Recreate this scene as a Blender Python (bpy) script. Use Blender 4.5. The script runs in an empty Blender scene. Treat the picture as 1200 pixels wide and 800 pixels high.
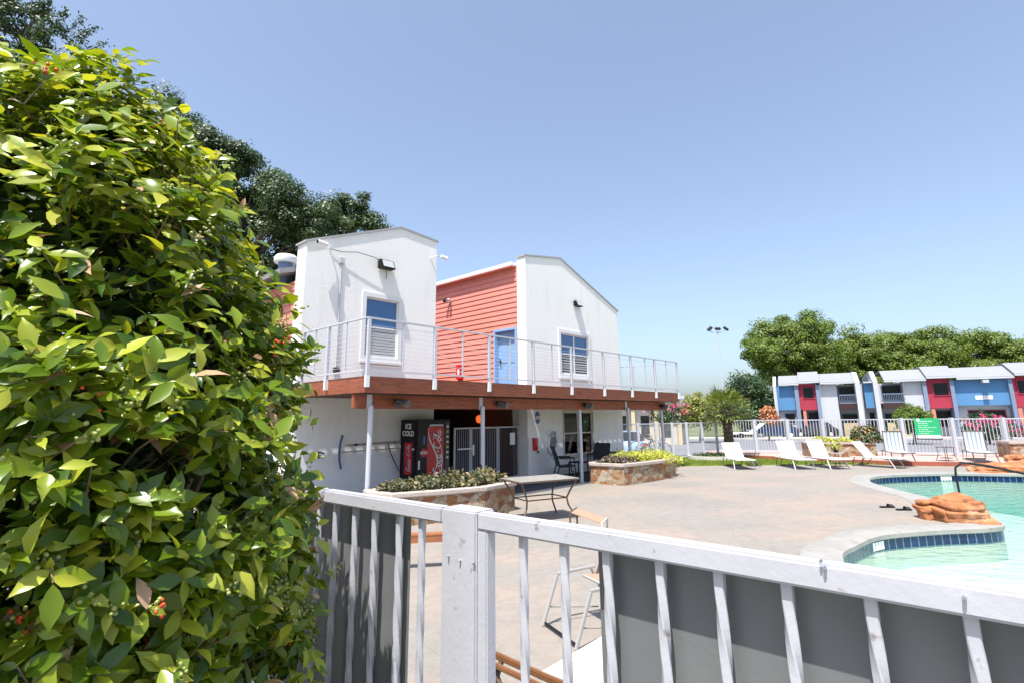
import bpy, bmesh, math, random
import numpy as np
from mathutils import Vector, Matrix, noise
from mathutils.geometry import tessellate_polygon
S = bpy.context.scene
COL = S.collection
random.seed(7)
R_ = math.radians
# ------------------------------------------------------------------ camera
F_, PITCH, ROLL, CY, H = 619.47, .20149, .011193, 361.69, 1.9
TH = R_(90) - .74626                       # heading of the clubhouse front
_B = np.array([[1, 0, 0], [0, 0, 1], [0, -1, 0]], float)
_P = np.array([[1, 0, 0], [0, math.cos(PITCH), -math.sin(PITCH)], [0, math.sin(PITCH), math.cos(PITCH)]])
_R = np.array([[math.cos(ROLL), -math.sin(ROLL), 0], [math.sin(ROLL), math.cos(ROLL), 0], [0, 0, 1]])
W = _P @ _B @ _R
cam = bpy.data.objects.new('camera', bpy.data.cameras.new('camera'))
COL.objects.link(cam)
m = Matrix.Identity(4)
for i in range(3):
    m[i][0] = W[i, 0]; m[i][1] = -W[i, 1]; m[i][2] = -W[i, 2]
m[2][3] = H
cam.matrix_world = m
cam.data.sensor_width = 36
cam.data.lens = F_ / 1200 * 36
cam.data.shift_y = -(400 - CY) / 1200
cam.data.clip_start = .05
cam.data.clip_end = 3000
S.camera = cam
# ------------------------------------------------------------------ world, sun
L = Vector((.18, .39, -1.0)).normalized()      # direction the sunlight travels
el = math.asin(-L.z)
az = math.atan2(-L.x, -L.y)
w = bpy.data.worlds.new('World'); S.world = w; w.use_nodes = True
nt = w.node_tree
bg = nt.nodes['Background']
sky = nt.nodes.new('ShaderNodeTexSky'); sky.sky_type = 'NISHITA'; sky.sun_disc = False
sky.sun_elevation = el; sky.sun_rotation = az
sky.air_density = 1.0; sky.dust_density = 2.8; sky.ozone_density = 2.8; sky.altitude = 100
gam = nt.nodes.new('ShaderNodeGamma'); gam.inputs[1].default_value = .92
nt.links.new(sky.outputs[0], gam.inputs[0]); tin = nt.nodes.new('ShaderNodeMix'); tin.data_type = 'RGBA'; tin.blend_type = 'MULTIPLY'; tin.inputs[0].default_value = 1; tin.inputs[7].default_value = (.87, .94, 1.0, 1)
nt.links.new(gam.outputs[0], tin.inputs[6]); hsv = nt.nodes.new('ShaderNodeHueSaturation'); hsv.inputs['Saturation'].default_value = .84
nt.links.new(tin.outputs[2], hsv.inputs['Color']); nt.links.new(hsv.outputs[0], bg.inputs[0]); bg.inputs[1].default_value = .137
sd = bpy.data.lights.new('sun', 'SUN'); sd.energy = 4.0; sd.angle = R_(.5); sd.color = (1, .955, .89)
so = bpy.data.objects.new('sun', sd); COL.objects.link(so)
so.rotation_euler = L.to_track_quat('-Z', 'Y').to_euler()
S.view_settings.view_transform = 'Standard'; S.view_settings.look = 'None'
S.view_settings.exposure = 1.08; S.view_settings.gamma = 1; S.view_settings.use_curve_mapping = False
S.cycles.max_bounces = 8; S.cycles.transparent_max_bounces = 16

# ------------------------------------------------------------------ measuring helpers (pixel of a 1200x800 view -> point)
def ray(u, v): return W @ np.array([u - 600, v - CY, F_])
def gnd(u, v, z=0.):
    d = ray(u, v); t = (z - H) / d[2]
    return Vector((d[0] * t, d[1] * t, z))
def far(u, v, Y):
    d = ray(u, v); t = Y / d[1]
    return Vector((d[0] * t, Y, H + d[2] * t))
# ------------------------------------------------------------------ mesh helpers
class MB:
    def __init__(s): s.v = []; s.f = []; s.m = []; s.mi = 0
    def add(s, vs, fs):
        o = len(s.v); s.v += [tuple(p) for p in vs]
        for f in fs: s.f.append(tuple(i + o for i in f)); s.m.append(s.mi)
        return s
    def box(s, x0, x1, y0, y1, z0, z1):
        if x0 > x1: x0, x1 = x1, x0
        if y0 > y1: y0, y1 = y1, y0
        if z0 > z1: z0, z1 = z1, z0
        return s.add([(x0, y0, z0), (x1, y0, z0), (x1, y1, z0), (x0, y1, z0), (x0, y0, z1), (x1, y0, z1), (x1, y1, z1), (x0, y1, z1)],
                     [(0, 3, 2, 1), (4, 5, 6, 7), (0, 1, 5, 4), (1, 2, 6, 5), (2, 3, 7, 6), (3, 0, 4, 7)])
    def bar(s, a, b, wx, wz=None, up=(0, 0, 1)):
        wz = wz or wx
        a = Vector(a); b = Vector(b); d = (b - a).normalized(); u = Vector(up)
        if abs(d.dot(u)) > .98: u = Vector((0, 1, 0))
        x = d.cross(u).normalized(); y = x.cross(d).normalized()
        vs = []
        for p in (a, b):
            for sx, sy in ((-1, -1), (1, -1), (1, 1), (-1, 1)): vs.append(p + x * sx * wx / 2 + y * sy * wz / 2)
        return s.add(vs, [(0, 3, 2, 1), (4, 5, 6, 7), (0, 1, 5, 4), (1, 2, 6, 5), (2, 3, 7, 6), (3, 0, 4, 7)])
    def tube(s, pts, r, n=8, cap=True):
        pts = [Vector(p) for p in pts]
        rs = r if isinstance(r, (list, tuple)) else [r] * len(pts)
        vs = []; fs = []
        u = Vector((0, 0, 1)); px = None
        for i, p in enumerate(pts):
            d = (pts[min(i + 1, len(pts) - 1)] - pts[max(i - 1, 0)]).normalized()
            if px is None:
                if abs(d.z) > .95: u = Vector((1, 0, 0))
                px = d.cross(u).normalized()
            px = (px - d * px.dot(d)).normalized(); py = d.cross(px)
            for k in range(n):
                a = 2 * math.pi * k / n
                vs.append(p + (px * math.cos(a) + py * math.sin(a)) * rs[i])
        for i in range(len(pts) - 1):
            for k in range(n):
                k2 = (k + 1) % n
                fs.append((i * n + k, i * n + k2, (i + 1) * n + k2, (i + 1) * n + k))
        if cap:
            fs.append(tuple(range(n - 1, -1, -1))); fs.append(tuple((len(pts) - 1) * n + k for k in range(n)))
        return s.add(vs, fs)
    def lathe(s, prof, n=20, c=(0, 0, 0)):
        vs = []; fs = []
        for r, z in prof:
            for k in range(n):
                a = 2 * math.pi * k / n; vs.append((c[0] + r * math.cos(a), c[1] + r * math.sin(a), c[2] + z))
        for i in range(len(prof) - 1):
            for k in range(n):
                k2 = (k + 1) % n; fs.append((i * n + k, i * n + k2, (i + 1) * n + k2, (i + 1) * n + k))
        fs.append(tuple(range(n - 1, -1, -1))); fs.append(tuple((len(prof) - 1) * n + k for k in range(n)))
        return s.add(vs, fs)
    def prism(s, loop, y0, y1, holes=(), tf=None):
        """loop of (x,z) with holes, extruded along y; tf maps (x,y,z) to another triple"""
        tf = tf or (lambda x, y, z: (x, y, z))
        loops = [[Vector((x, z, 0)) for x, z in l] for l in [list(loop)] + [list(h) for h in holes]]
        flat = [p for l in loops for p in l]
        tris = tessellate_polygon(loops)
        n = len(flat)
        vs = [tf(p.x, y0, p.y) for p in flat] + [tf(p.x, y1, p.y) for p in flat]
        fs = [tuple(t) for t in tris] + [tuple(i + n for i in reversed(t)) for t in tris]
        o = 0
        for l in loops:
            k = len(l)
            for i in range(k):
                j = (i + 1) % k; fs.append((o + i, o + j, o + j + n, o + i + n))
            o += k
        return s.add(vs, fs)
    def flat(s, loop, z, holes=(), up=True):
        """horizontal sheet, loop of (x,y)"""
        loops = [[Vector((x, y, 0)) for x, y in l] for l in [list(loop)] + [list(h) for h in holes]]
        flat = [p for l in loops for p in l]
        fs = []
        for t in tessellate_polygon(loops):
            a, b, c = (flat[i] for i in t)
            fs.append(tuple(t) if (b - a).cross(c - a).z > 0 else tuple(reversed(t)))
        return s.add([(p.x, p.y, z) for p in flat], fs)
    def build(s, name, mats, parent=None, smooth=False, bevel=0., fix=True):
        me = bpy.data.meshes.new(name)
        me.from_pydata(s.v, [], s.f)
        if not isinstance(mats, (list, tuple)): mats = [mats]
        for mt in mats: me.materials.append(mt)
        if len(mats) > 1: me.polygons.foreach_set('material_index', s.m)
        if fix or bevel:
            bm = bmesh.new(); bm.from_mesh(me)
            if fix: bmesh.ops.recalc_face_normals(bm, faces=bm.faces)
            if bevel:
                es = [e for e in bm.edges if len(e.link_faces) == 2 and e.calc_face_angle(0) > .6]
                bmesh.ops.bevel(bm, geom=es, offset=bevel, segments=2, affect='EDGES', clamp_overlap=True)
            bm.to_mesh(me); bm.free()
        if smooth:
            me.polygons.foreach_set('use_smooth', [True] * len(me.polygons))
            me.set_sharp_from_angle(angle=R_(40)) if hasattr(me, 'set_sharp_from_angle') else None
        o = bpy.data.objects.new(name, me); COL.objects.link(o)
        if parent: o.parent = parent
        return o
def tag(o, label, cat, group=None):
    o['label'] = label; o['category'] = cat
    if group: o['group'] = group
    return o
def thing(name, label, cat, loc=(0, 0, 0), rz=0., group=None):
    o = bpy.data.objects.new(name, None); COL.objects.link(o)
    o.empty_display_size = .2
    o.location = loc; o.rotation_euler = (0, 0, rz)
    return tag(o, label, cat, group)
def struct(o): o['kind'] = 'structure'; return o
def copy_tree(o, parent=None):
    c = o.copy(); COL.objects.link(c)
    if parent: c.parent = parent
    for ch in list(o.children): copy_tree(ch, c)
    return c
def text(name, body, size, mt, parent, loc, rot, shear=0., depth=.002, bold=0., space=1., align='CENTER', sx=1.):
    cu = bpy.data.curves.new(name, 'FONT'); cu.body = body; cu.size = size; cu.align_x = align; cu.align_y = 'CENTER'
    cu.extrude = depth; cu.shear = shear; cu.offset = bold; cu.space_character = space; cu.resolution_u = 3
    t = bpy.data.objects.new(name, cu); COL.objects.link(t)
    me = bpy.data.meshes.new_from_object(t)
    bpy.data.objects.remove(t); me.name = name
    me.materials.clear(); me.materials.append(mt)
    o = bpy.data.objects.new(name, me); COL.objects.link(o); o.parent = parent; o.location = loc; o.rotation_euler = rot
    o.scale = (sx, 1, 1)
    return o
# ------------------------------------------------------------------ materials
def mat(name, col, rough=.6, var=.0, vscale=3., bump=0., bscale=40., metal=0., spec=.5, col2=None, c2lo=.5, c2hi=.6, c2scale=2., emit=None, coord='Object', stretch=(1, 1, 1)):
    M = bpy.data.materials.new(name); M.use_nodes = True
    n = M.node_tree; b = n.nodes['Principled BSDF']
    b.inputs['Base Color'].default_value = (*col, 1); b.inputs['Roughness'].default_value = rough
    b.inputs['Metallic'].default_value = metal; b.inputs['Specular IOR Level'].default_value = spec
    tc = n.nodes.new('ShaderNodeTexCoord'); mp = n.nodes.new('ShaderNodeMapping')
    mp.inputs['Scale'].default_value = stretch
    n.links.new(tc.outputs[coord], mp.inputs[0])
    src = None
    if var or col2:
        nz = n.nodes.new('ShaderNodeTexNoise'); nz.inputs['Scale'].default_value = vscale; nz.inputs['Detail'].default_value = 6
        nz.inputs['Roughness'].default_value = .65
        n.links.new(mp.outputs[0], nz.inputs['Vector'])
        rp = n.nodes.new('ShaderNodeValToRGB')
        rp.color_ramp.elements[0].position = .3; rp.color_ramp.elements[1].position = .7
        a = tuple(max(0, c * (1 - var)) for c in col); d = tuple(min(1, c * (1 + var)) for c in col)
        rp.color_ramp.elements[0].color = (*a, 1); rp.color_ramp.elements[1].color = (*d, 1)
        n.links.new(nz.outputs[0], rp.inputs[0]); src = rp.outputs[0]
        if col2:
            n2 = n.nodes.new('ShaderNodeTexNoise'); n2.inputs['Scale'].default_value = c2scale; n2.inputs['Detail'].default_value = 8
            n.links.new(mp.outputs[0], n2.inputs['Vector'])
            r2 = n.nodes.new('ShaderNodeMapRange'); r2.inputs[1].default_value = c2lo; r2.inputs[2].default_value = c2hi
            n.links.new(n2.outputs[0], r2.inputs[0])
            mx = n.nodes.new('ShaderNodeMix'); mx.data_type = 'RGBA'
            n.links.new(r2.outputs[0], mx.inputs[0]); n.links.new(src, mx.inputs[6]); mx.inputs[7].default_value = (*col2, 1)
            src = mx.outputs[2]
        n.links.new(src, b.inputs['Base Color'])
    if bump:
        nb = n.nodes.new('ShaderNodeTexNoise'); nb.inputs['Scale'].default_value = bscale; nb.inputs['Detail'].default_value = 5
        n.links.new(mp.outputs[0], nb.inputs['Vector'])
        bp = n.nodes.new('ShaderNodeBump'); bp.inputs['Strength'].default_value = bump; bp.inputs['Distance'].default_value = .02
        n.links.new(nb.outputs[0], bp.inputs['Height']); n.links.new(bp.outputs[0], b.inputs['Normal'])
    if emit:
        b.inputs['Emission Color'].default_value = (*emit[:3], 1); b.inputs['Emission Strength'].default_value = emit[3]
    return M
def leafmat(name, c1, c2, c3, rough=.4, trans=.3, spec=.5, tcol=None):
    M = bpy.data.materials.new(name); M.use_nodes = True
    n = M.node_tree; b = n.nodes['Principled BSDF']; out = n.nodes['Material Output']
    g = n.nodes.new('ShaderNodeNewGeometry'); rp = n.nodes.new('ShaderNodeValToRGB')
    e = rp.color_ramp.elements
    e[0].position = 0; e[0].color = (*c1, 1); e[1].position = 1; e[1].color = (*c3, 1)
    k = e.new(.55); k.color = (*c2, 1)
    n.links.new(g.outputs['Random Per Island'], rp.inputs[0]); n.links.new(rp.outputs[0], b.inputs['Base Color'])
    b.inputs['Roughness'].default_value = rough; b.inputs['Specular IOR Level'].default_value = spec
    t = n.nodes.new('ShaderNodeBsdfTranslucent')
    hs = n.nodes.new('ShaderNodeMix'); hs.data_type = 'RGBA'; hs.blend_type = 'MULTIPLY'; hs.inputs[0].default_value = 1
    n.links.new(rp.outputs[0], hs.inputs[6]); hs.inputs[7].default_value = (*(tcol or (1.7, 1.5, .5)), 1)
    n.links.new(hs.outputs[2], t.inputs[0])
    b.inputs['Coat Weight'].default_value = 0
    mx = n.nodes.new('ShaderNodeMixShader'); mx.inputs[0].default_value = trans
    n.links.new(b.outputs[0], mx.inputs[1]); n.links.new(t.outputs[0], mx.inputs[2]); n.links.new(mx.outputs[0], out.inputs[0])
    return M
def stonemat(name):
    M = bpy.data.materials.new(name); M.use_nodes = True
    n = M.node_tree; b = n.nodes['Principled BSDF']; b.inputs['Roughness'].default_value = .85
    tc = n.nodes.new('ShaderNodeTexCoord'); mp = n.nodes.new('ShaderNodeMapping'); mp.inputs['Scale'].default_value = (1, 1, 1.7)
    nz = n.nodes.new('ShaderNodeTexNoise'); nz.inputs['Scale'].default_value = 3; nz.inputs['Detail'].default_value = 3
    ad = n.nodes.new('ShaderNodeMix'); ad.data_type = 'VECTOR' if False else 'RGBA'; ad.inputs[0].default_value = .12
    n.links.new(tc.outputs['Object'], mp.inputs[0]); n.links.new(mp.outputs[0], nz.inputs['Vector'])
    n.links.new(mp.outputs[0], ad.inputs[6]); n.links.new(nz.outputs[1], ad.inputs[7])
    v = n.nodes.new('ShaderNodeTexVoronoi'); v.inputs['Scale'].default_value = 5.6
    v2 = n.nodes.new('ShaderNodeTexVoronoi'); v2.feature = 'DISTANCE_TO_EDGE'; v2.inputs['Scale'].default_value = 5.6
    n.links.new(ad.outputs[2], v.inputs['Vector']); n.links.new(ad.outputs[2], v2.inputs['Vector'])
    rp = n.nodes.new('ShaderNodeValToRGB'); rp.color_ramp.interpolation = 'CONSTANT'
    cs = [(.40, .31, .21), (.33, .15, .065), (.44, .36, .27), (.29, .13, .06), (.38, .26, .15), (.45, .39, .31)]
    e = rp.color_ramp.elements; e[0].color = (*cs[0], 1); e[0].position = 0; e[1].position = .85; e[1].color = (*cs[5], 1)
    for i in range(1, 5):
        k = e.new(i * .17); k.color = (*cs[i], 1)
    sp = n.nodes.new('ShaderNodeSeparateColor'); n.links.new(v.outputs['Color'], sp.inputs[0]); n.links.new(sp.outputs[0], rp.inputs[0])
    n2 = n.nodes.new('ShaderNodeTexNoise'); n2.inputs['Scale'].default_value = 9; n2.inputs['Detail'].default_value = 7
    n.links.new(mp.outputs[0], n2.inputs['Vector'])
    r3 = n.nodes.new('ShaderNodeValToRGB'); r3.color_ramp.elements[0].position = .3; r3.color_ramp.elements[0].color = (.55, .45, .38, 1)
    r3.color_ramp.elements[1].position = .65; r3.color_ramp.elements[1].color = (1, 1, 1, 1)
    n.links.new(n2.outputs[0], r3.inputs[0])
    mm = n.nodes.new('ShaderNodeMix'); mm.data_type = 'RGBA'; mm.blend_type = 'MULTIPLY'; mm.inputs[0].default_value = .8
    n.links.new(rp.outputs[0], mm.inputs[6]); n.links.new(r3.outputs[0], mm.inputs[7])
    gr = n.nodes.new('ShaderNodeMapRange'); gr.inputs[1].default_value = .0; gr.inputs[2].default_value = .035
    n.links.new(v2.outputs['Distance'], gr.inputs[0])
    mg = n.nodes.new('ShaderNodeMix'); mg.data_type = 'RGBA'; mg.inputs[6].default_value = (.42, .33, .25, 1)
    n.links.new(gr.outputs[0], mg.inputs[0]); n.links.new(mm.outputs[2], mg.inputs[7])
    n.links.new(mg.outputs[2], b.inputs['Base Color'])
    bp = n.nodes.new('ShaderNodeBump'); bp.inputs['Strength'].default_value = .9; bp.inputs['Distance'].default_value = .03
    n.links.new(gr.outputs[0], bp.inputs['Height']); n.links.new(bp.outputs[0], b.inputs['Normal'])
    return M
def tilemat(name):
    M = bpy.data.materials.new(name); M.use_nodes = True
    n = M.node_tree; b = n.nodes['Principled BSDF']; b.inputs['Roughness'].default_value = .12
    uv = n.nodes.new('ShaderNodeUVMap'); uv.uv_map = 'UVMap'
    br = n.nodes.new('ShaderNodeTexBrick'); br.offset = 0; br.inputs['Scale'].default_value = 1
    br.inputs['Brick Width'].default_value = .155; br.inputs['Row Height'].default_value = .155; br.inputs['Mortar Size'].default_value = .007
    br.inputs['Color1'].default_value = (.006, .015, .060, 1); br.inputs['Color2'].default_value = (.010, .028, .10, 1); br.inputs['Mortar'].default_value = (.14, .26, .30, 1)
    n.links.new(uv.outputs[0], br.inputs['Vector']); n.links.new(br.outputs[0], b.inputs['Base Color'])
    return M
def glassmat(name, tint, rough=.03, fac=.12):
    M = bpy.data.materials.new(name); M.use_nodes = True
    n = M.node_tree; n.nodes.remove(n.nodes['Principled BSDF']); out = n.nodes['Material Output']
    t = n.nodes.new('ShaderNodeBsdfTransparent'); t.inputs[0].default_value = (*tint, 1)
    g = n.nodes.new('ShaderNodeBsdfGlossy'); g.inputs['Roughness'].default_value = rough
    fr = n.nodes.new('ShaderNodeFresnel'); fr.inputs[0].default_value = 1.5
    ad = n.nodes.new('ShaderNodeMath'); ad.operation = 'ADD'; ad.inputs[1].default_value = fac; ad.use_clamp = True
    mx = n.nodes.new('ShaderNodeMixShader')
    n.links.new(fr.outputs[0], ad.inputs[0]); n.links.new(ad.outputs[0], mx.inputs[0]); n.links.new(t.outputs[0], mx.inputs[1]); n.links.new(g.outputs[0], mx.inputs[2])
    n.links.new(mx.outputs[0], out.inputs[0])
    return M
M = {}
M['stucco'] = mat('white_stucco', (.80, .785, .775), .88, .03, 1.2, .28, 42, col2=(.66, .65, .62), c2lo=.56, c2hi=.85, c2scale=2.2, stretch=(1.2, 1.2, .35))
M['trim'] = mat('white_trim', (.70, .70, .71), .5, .02)
M['capmetal'] = mat('roof_edge_metal', (.36, .36, .38), .45, .05)
M['coral'] = mat('coral_siding', (.64, .225, .175), .6, .06, 4, .1, 30)
M['bluepaint'] = mat('blue_door_paint', (.22, .38, .62), .5, .05, 4)
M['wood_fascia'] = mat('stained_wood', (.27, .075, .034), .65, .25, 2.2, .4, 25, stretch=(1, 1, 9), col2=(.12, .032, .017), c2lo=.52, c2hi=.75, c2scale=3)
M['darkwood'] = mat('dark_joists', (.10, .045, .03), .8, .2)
M['greymetal'] = mat('light_grey_painted_metal', (.47, .48, .53), .42, .04, 6, .05, 90)
M['gate'] = mat('grey_enamel_paint', (.45, .45, .49), .42, .06, 4, .06, 60, col2=(.20, .17, .15), c2lo=.66, c2hi=.76, c2scale=22)
M['panel'] = mat('grey_sheet', (.145, .152, .155), .5, .06, 3, .04, 60, col2=(.165, .172, .172), c2lo=.5, c2hi=.7, c2scale=5)
M['screw'] = mat('screw_steel', (.6, .6, .62), .3, metal=1)
M['darkglass'] = mat('dark_window_glass', (.012, .016, .022), .05, spec=.8)
M['blueglass'] = mat('blue_reflecting_glass', (.03, .11, .28), .06, spec=.8)
M['blind'] = mat('window_blinds', (.42, .43, .45), .6)
M['black'] = mat('black_plastic', (.010, .010, .012), .5, spec=.25)
M['blackmetal'] = mat('dark_brown_metal', (.035, .03, .03), .4)
M['red'] = mat('red_enamel', (.55, .015, .02), .3, .1, 3)
M['white'] = mat('white_plain', (.8, .8, .8), .5)
M['sling'] = mat('white_sling_fabric', (.47, .445, .42), .8, .03, 8, .15, 200)
M['silver'] = mat('silver_frame', (.62, .62, .60), .35, .04, metal=.2)
M['brown_sling'] = mat('brown_sling_fabric', (.36, .22, .145), .8, .08, 20)
M['bronze'] = mat('bronze_frame', (.10, .065, .045), .4)
M['concrete_cap'] = mat('concrete_cap', (.42, .36, .32), .85, .12, 5, .4, 40)
M['stone'] = stonemat('flagstone_wall')
M['tile'] = tilemat('blue_waterline_tile')
M['plaster'] = mat('pool_plaster', (.56, .58, .52), .7, .05, 1.2, 0, col2=(.44, .50, .27), c2lo=.66, c2hi=.8, c2scale=.6)
M['rock'] = mat('orange_sandstone', (.34, .13, .05), .85, .5, 4.5, 1.0, 16, col2=(.45, .27, .16), c2lo=.52, c2hi=.7, c2scale=2.2)
M['bark'] = mat('bark', (.075, .055, .04), .9, .3, 8, .9, 20)
M['soil'] = mat('soil', (.09, .06, .04), .95, .3, 10, .6, 30)
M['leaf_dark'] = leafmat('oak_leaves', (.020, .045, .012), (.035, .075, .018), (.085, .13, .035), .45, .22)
M['leaf_far'] = leafmat('tree_leaves', (.035, .07, .008), (.10, .165, .012), (.22, .28, .03), .5, .3)
M['leaf_fardark'] = leafmat('dark_tree_leaves', (.018, .048, .018), (.03, .075, .024), (.08, .14, .035), .45, .25)
M['leaf_yellow'] = leafmat('yellow_green_leaves', (.11, .14, .025), (.20, .22, .04), (.34, .33, .08), .55, .3)
M['leaf_lime'] = leafmat('lime_leaves', (.25, .30, .04), (.42, .45, .07), (.6, .58, .16), .55, .3)
M['leaf_purple'] = leafmat('dusky_leaves', (.04, .03, .03), (.10, .07, .06), (.22, .2, .1), .55, .2, tcol=(1.2, 1, .8))
M['leaf_mixed'] = leafmat('variegated_leaves', (.02, .025, .015), (.09, .11, .05), (.36, .28, .15), .55, .2)
M['pink'] = leafmat('pink_petals', (.5, .02, .12), (.7, .05, .2), (.8, .12, .28), .6, .2, tcol=(1, .7, .8))
M['orange_leaf'] = leafmat('dry_orange_leaves', (.35, .12, .04), (.5, .2, .09), (.6, .32, .16), .7, .2, tcol=(1, .8, .6))
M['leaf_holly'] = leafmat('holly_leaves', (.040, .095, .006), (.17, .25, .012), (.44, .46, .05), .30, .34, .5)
M['leaf_dry'] = leafmat('dry_leaves', (.30, .14, .07), (.45, .27, .15), (.55, .38, .25), .7, .2, tcol=(1, .8, .6))
M['palm'] = leafmat('palm_leaf', (.05, .09, .015), (.12, .18, .03), (.34, .34, .13), .45, .25)
M['berry_green'] = mat('green_berries', (.28, .31, .09), .35)
M['berry_red'] = mat('red_berries', (.55, .06, .015), .3)
M['twig'] = mat('twigs', (.20, .15, .09), .8)
# ------------------------------------------------------------------ leaves in bulk
def leaf_mesh(name, P, N, size, mats, parent=None, rng=None, aspect=.55, quality=0, dry=0., T=None):
    """P (n,3) leaf bases, N (n,3) rough facing normals; quality 0 rhombus, 1 folded curved leaf"""
    rng = rng or np.random.default_rng(1)
    n = len(P)
    N = N / np.linalg.norm(N, axis=1, keepdims=True)
    if T is None: T = rng.normal(size=(n, 3))
    T = T - (T * N).sum(1, keepdims=True) * N; T /= np.linalg.norm(T, axis=1, keepdims=True) + 1e-9
    B = np.cross(N, T)
    s = (size * (rng.uniform(.65, 1.25, n) if not quality else rng.uniform(.45, 1.35, n)))[:, None]
    if quality == 0:
        t = np.array([(0, 0), (.5, -aspect / 2), (1, 0), (.45, aspect / 2)]); zz = np.array([0, .0, .0, 0.])
        faces = [(0, 1, 2, 3)]
    else:
        t = np.array([(0, 0), (.16, -.13), (.16, 0), (.16, .13), (.42, -.25), (.42, 0), (.42, .25), (.70, -.19), (.70, 0), (.70, .19), (.90, -.07), (.90, 0), (.90, .07), (1.06, 0)])
        t = t * np.array([1, aspect / .5])
        zz = np.array([0, .03, 0., .03, .06, .0, .06, .035, -.01, .035, -.02, -.045, -.02, -.09])
        faces = [(0, 1, 2), (0, 2, 3)] + [f for r in (1, 4, 7) for f in ((r, r + 3, r + 4, r + 1), (r + 1, r + 4, r + 5, r + 2))] + [(10, 13, 11), (11, 13, 12)]
    k = len(t)
    curl = rng.uniform(-.10, .22, n)[:, None]
    fold = rng.uniform(.3, 1.9, n)[:, None]
    if quality:
        zc = zz[None, :] * fold - curl * (t[None, :, 0] ** 2)
        side = t[None, :, 1] * rng.uniform(.8, 1.15, n)[:, None]
    else:
        zc = zz[None, :] - curl * 0; side = np.repeat(t[None, :, 1], n, 0)
    V = P[:, None, :] + s[:, :, None] * (t[None, :, 0, None] * T[:, None, :] + side[:, :, None] * B[:, None, :] + zc[:, :, None] * N[:, None, :])
    V = V.reshape(-1, 3)
    me = bpy.data.meshes.new(name)
    loops = np.concatenate([np.array(f) for f in faces])
    lens = np.array([len(f) for f in faces])
    LI = (loops[None, :] + (np.arange(n) * k)[:, None]).ravel()
    LT = np.tile(lens, n); LS = np.concatenate([[0], np.cumsum(LT)[:-1]])
    me.vertices.add(len(V)); me.vertices.foreach_set('co', V.ravel().astype(np.float32))
    me.loops.add(len(LI)); me.loops.foreach_set('vertex_index', LI.astype(np.int32))
    me.polygons.add(len(LT)); me.polygons.foreach_set('loop_start', LS.astype(np.int32))
    if not isinstance(mats, (list, tuple)): mats = [mats]
    for mt in mats: me.materials.append(mt)
    if len(mats) > 1:
        mi = (rng.random(n) < dry).astype(np.int32)
        me.polygons.foreach_set('material_index', np.repeat(mi, len(faces)))
    me.update(calc_edges=True); me.validate()
    if quality: me.polygons.foreach_set('use_smooth', [True] * len(me.polygons))
    o = bpy.data.objects.new(name, me); COL.objects.link(o)
    if parent: o.parent = parent
    return o
def unit(a): return a / (np.linalg.norm(a, axis=-1, keepdims=True) + 1e-9)
def crown_points(blobs, rng, clump, per, sig, hollow=.35):
    """blobs (x,y,z,rx,ry,rz); returns leaf points and normals: clumps spread through the volume"""
    P = []; N = []
    for (x, y, z, rx, ry, rz) in blobs:
        n = max(3, int(clump * rx * rz))
        d = unit(rng.normal(size=(n, 3))); r = (hollow + (1 - hollow) * rng.random(n) ** .6)
        c = d * r[:, None] * np.array([rx, ry, rz]) * (1 + .15 * rng.normal(size=(n, 1)))
        for q, dd in zip(c, d):
            k = int(per * rng.uniform(.6, 1.4))
            off = unit(rng.normal(size=(k, 3))) * (rng.random((k, 1)) ** .42) * sig * 1.7 * rng.uniform(.6, 1.35)
            off[:, 2] *= .6
            P.append(np.array([x, y, z]) + q + off)
            nn = unit(off) * .9 + dd * .35 + np.array([0, 0, .45]) + rng.normal(size=(k, 3)) * .38
            N.append(nn)
    return np.concatenate(P), np.concatenate(N)
def make_tree(name, label, cat, base, blobs, mt, leaf, clump, per, sig, seed, group=None, trunk_r=.25, hollow=.35, quality=0, aspect=.6):
    """blobs in world coordinates; object origin at base"""
    rng = np.random.default_rng(seed)
    t = thing(name, label, cat, base, 0, group)
    b = Vector(base)
    bl = [(x - b.x, y - b.y, z - b.z, rx, ry, rz) for x, y, z, rx, ry, rz in blobs]
    P, N = crown_points(bl, rng, clump, per, sig, hollow)
    keep = P[:, 2] > .02
    leaf_mesh('crown', P[keep], N[keep], leaf, mt, t, rng, aspect, quality)
    mb = MB()
    cz = min(q[2] - q[5] * .4 for q in bl); cx = np.mean([q[0] for q in bl]); cy = np.mean([q[1] for q in bl])
    top = Vector((cx * .5, cy * .5, max(.3, cz)))
    mb.tube([(0, 0, -.1), (cx * .12 + .05, cy * .1, top.z * .5), top], [trunk_r * 1.25, trunk_r, trunk_r * .8], 10)
    for q in bl:
        c = Vector(q[:3]); mid = top.lerp(c, .5) + Vector(rng.normal(size=3) * .25)
        mb.tube([top - Vector((0, 0, .2)), mid, c], [trunk_r * .6, trunk_r * .35, trunk_r * .12], 7)
        for k in range(4):
            e = c + Vector(unit(rng.normal(size=3)) * np.array(q[3:]) * .75)
            st = mid.lerp(c, rng.random()); m2 = st.lerp(e, .5) + Vector(rng.normal(size=3) * .15)
            mb.tube([st, m2, e], [trunk_r * .2, trunk_r * .12, trunk_r * .04], 5)
    mb.build('trunk', M['bark'], t, True)
    return t
def fblob(u, v, rpx, Y, sq=1., zs=.9):
    p = far(u, v, Y); r = rpx / 620 * Y
    return (p.x, p.y, p.z, r, r * sq, r * zs)
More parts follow.
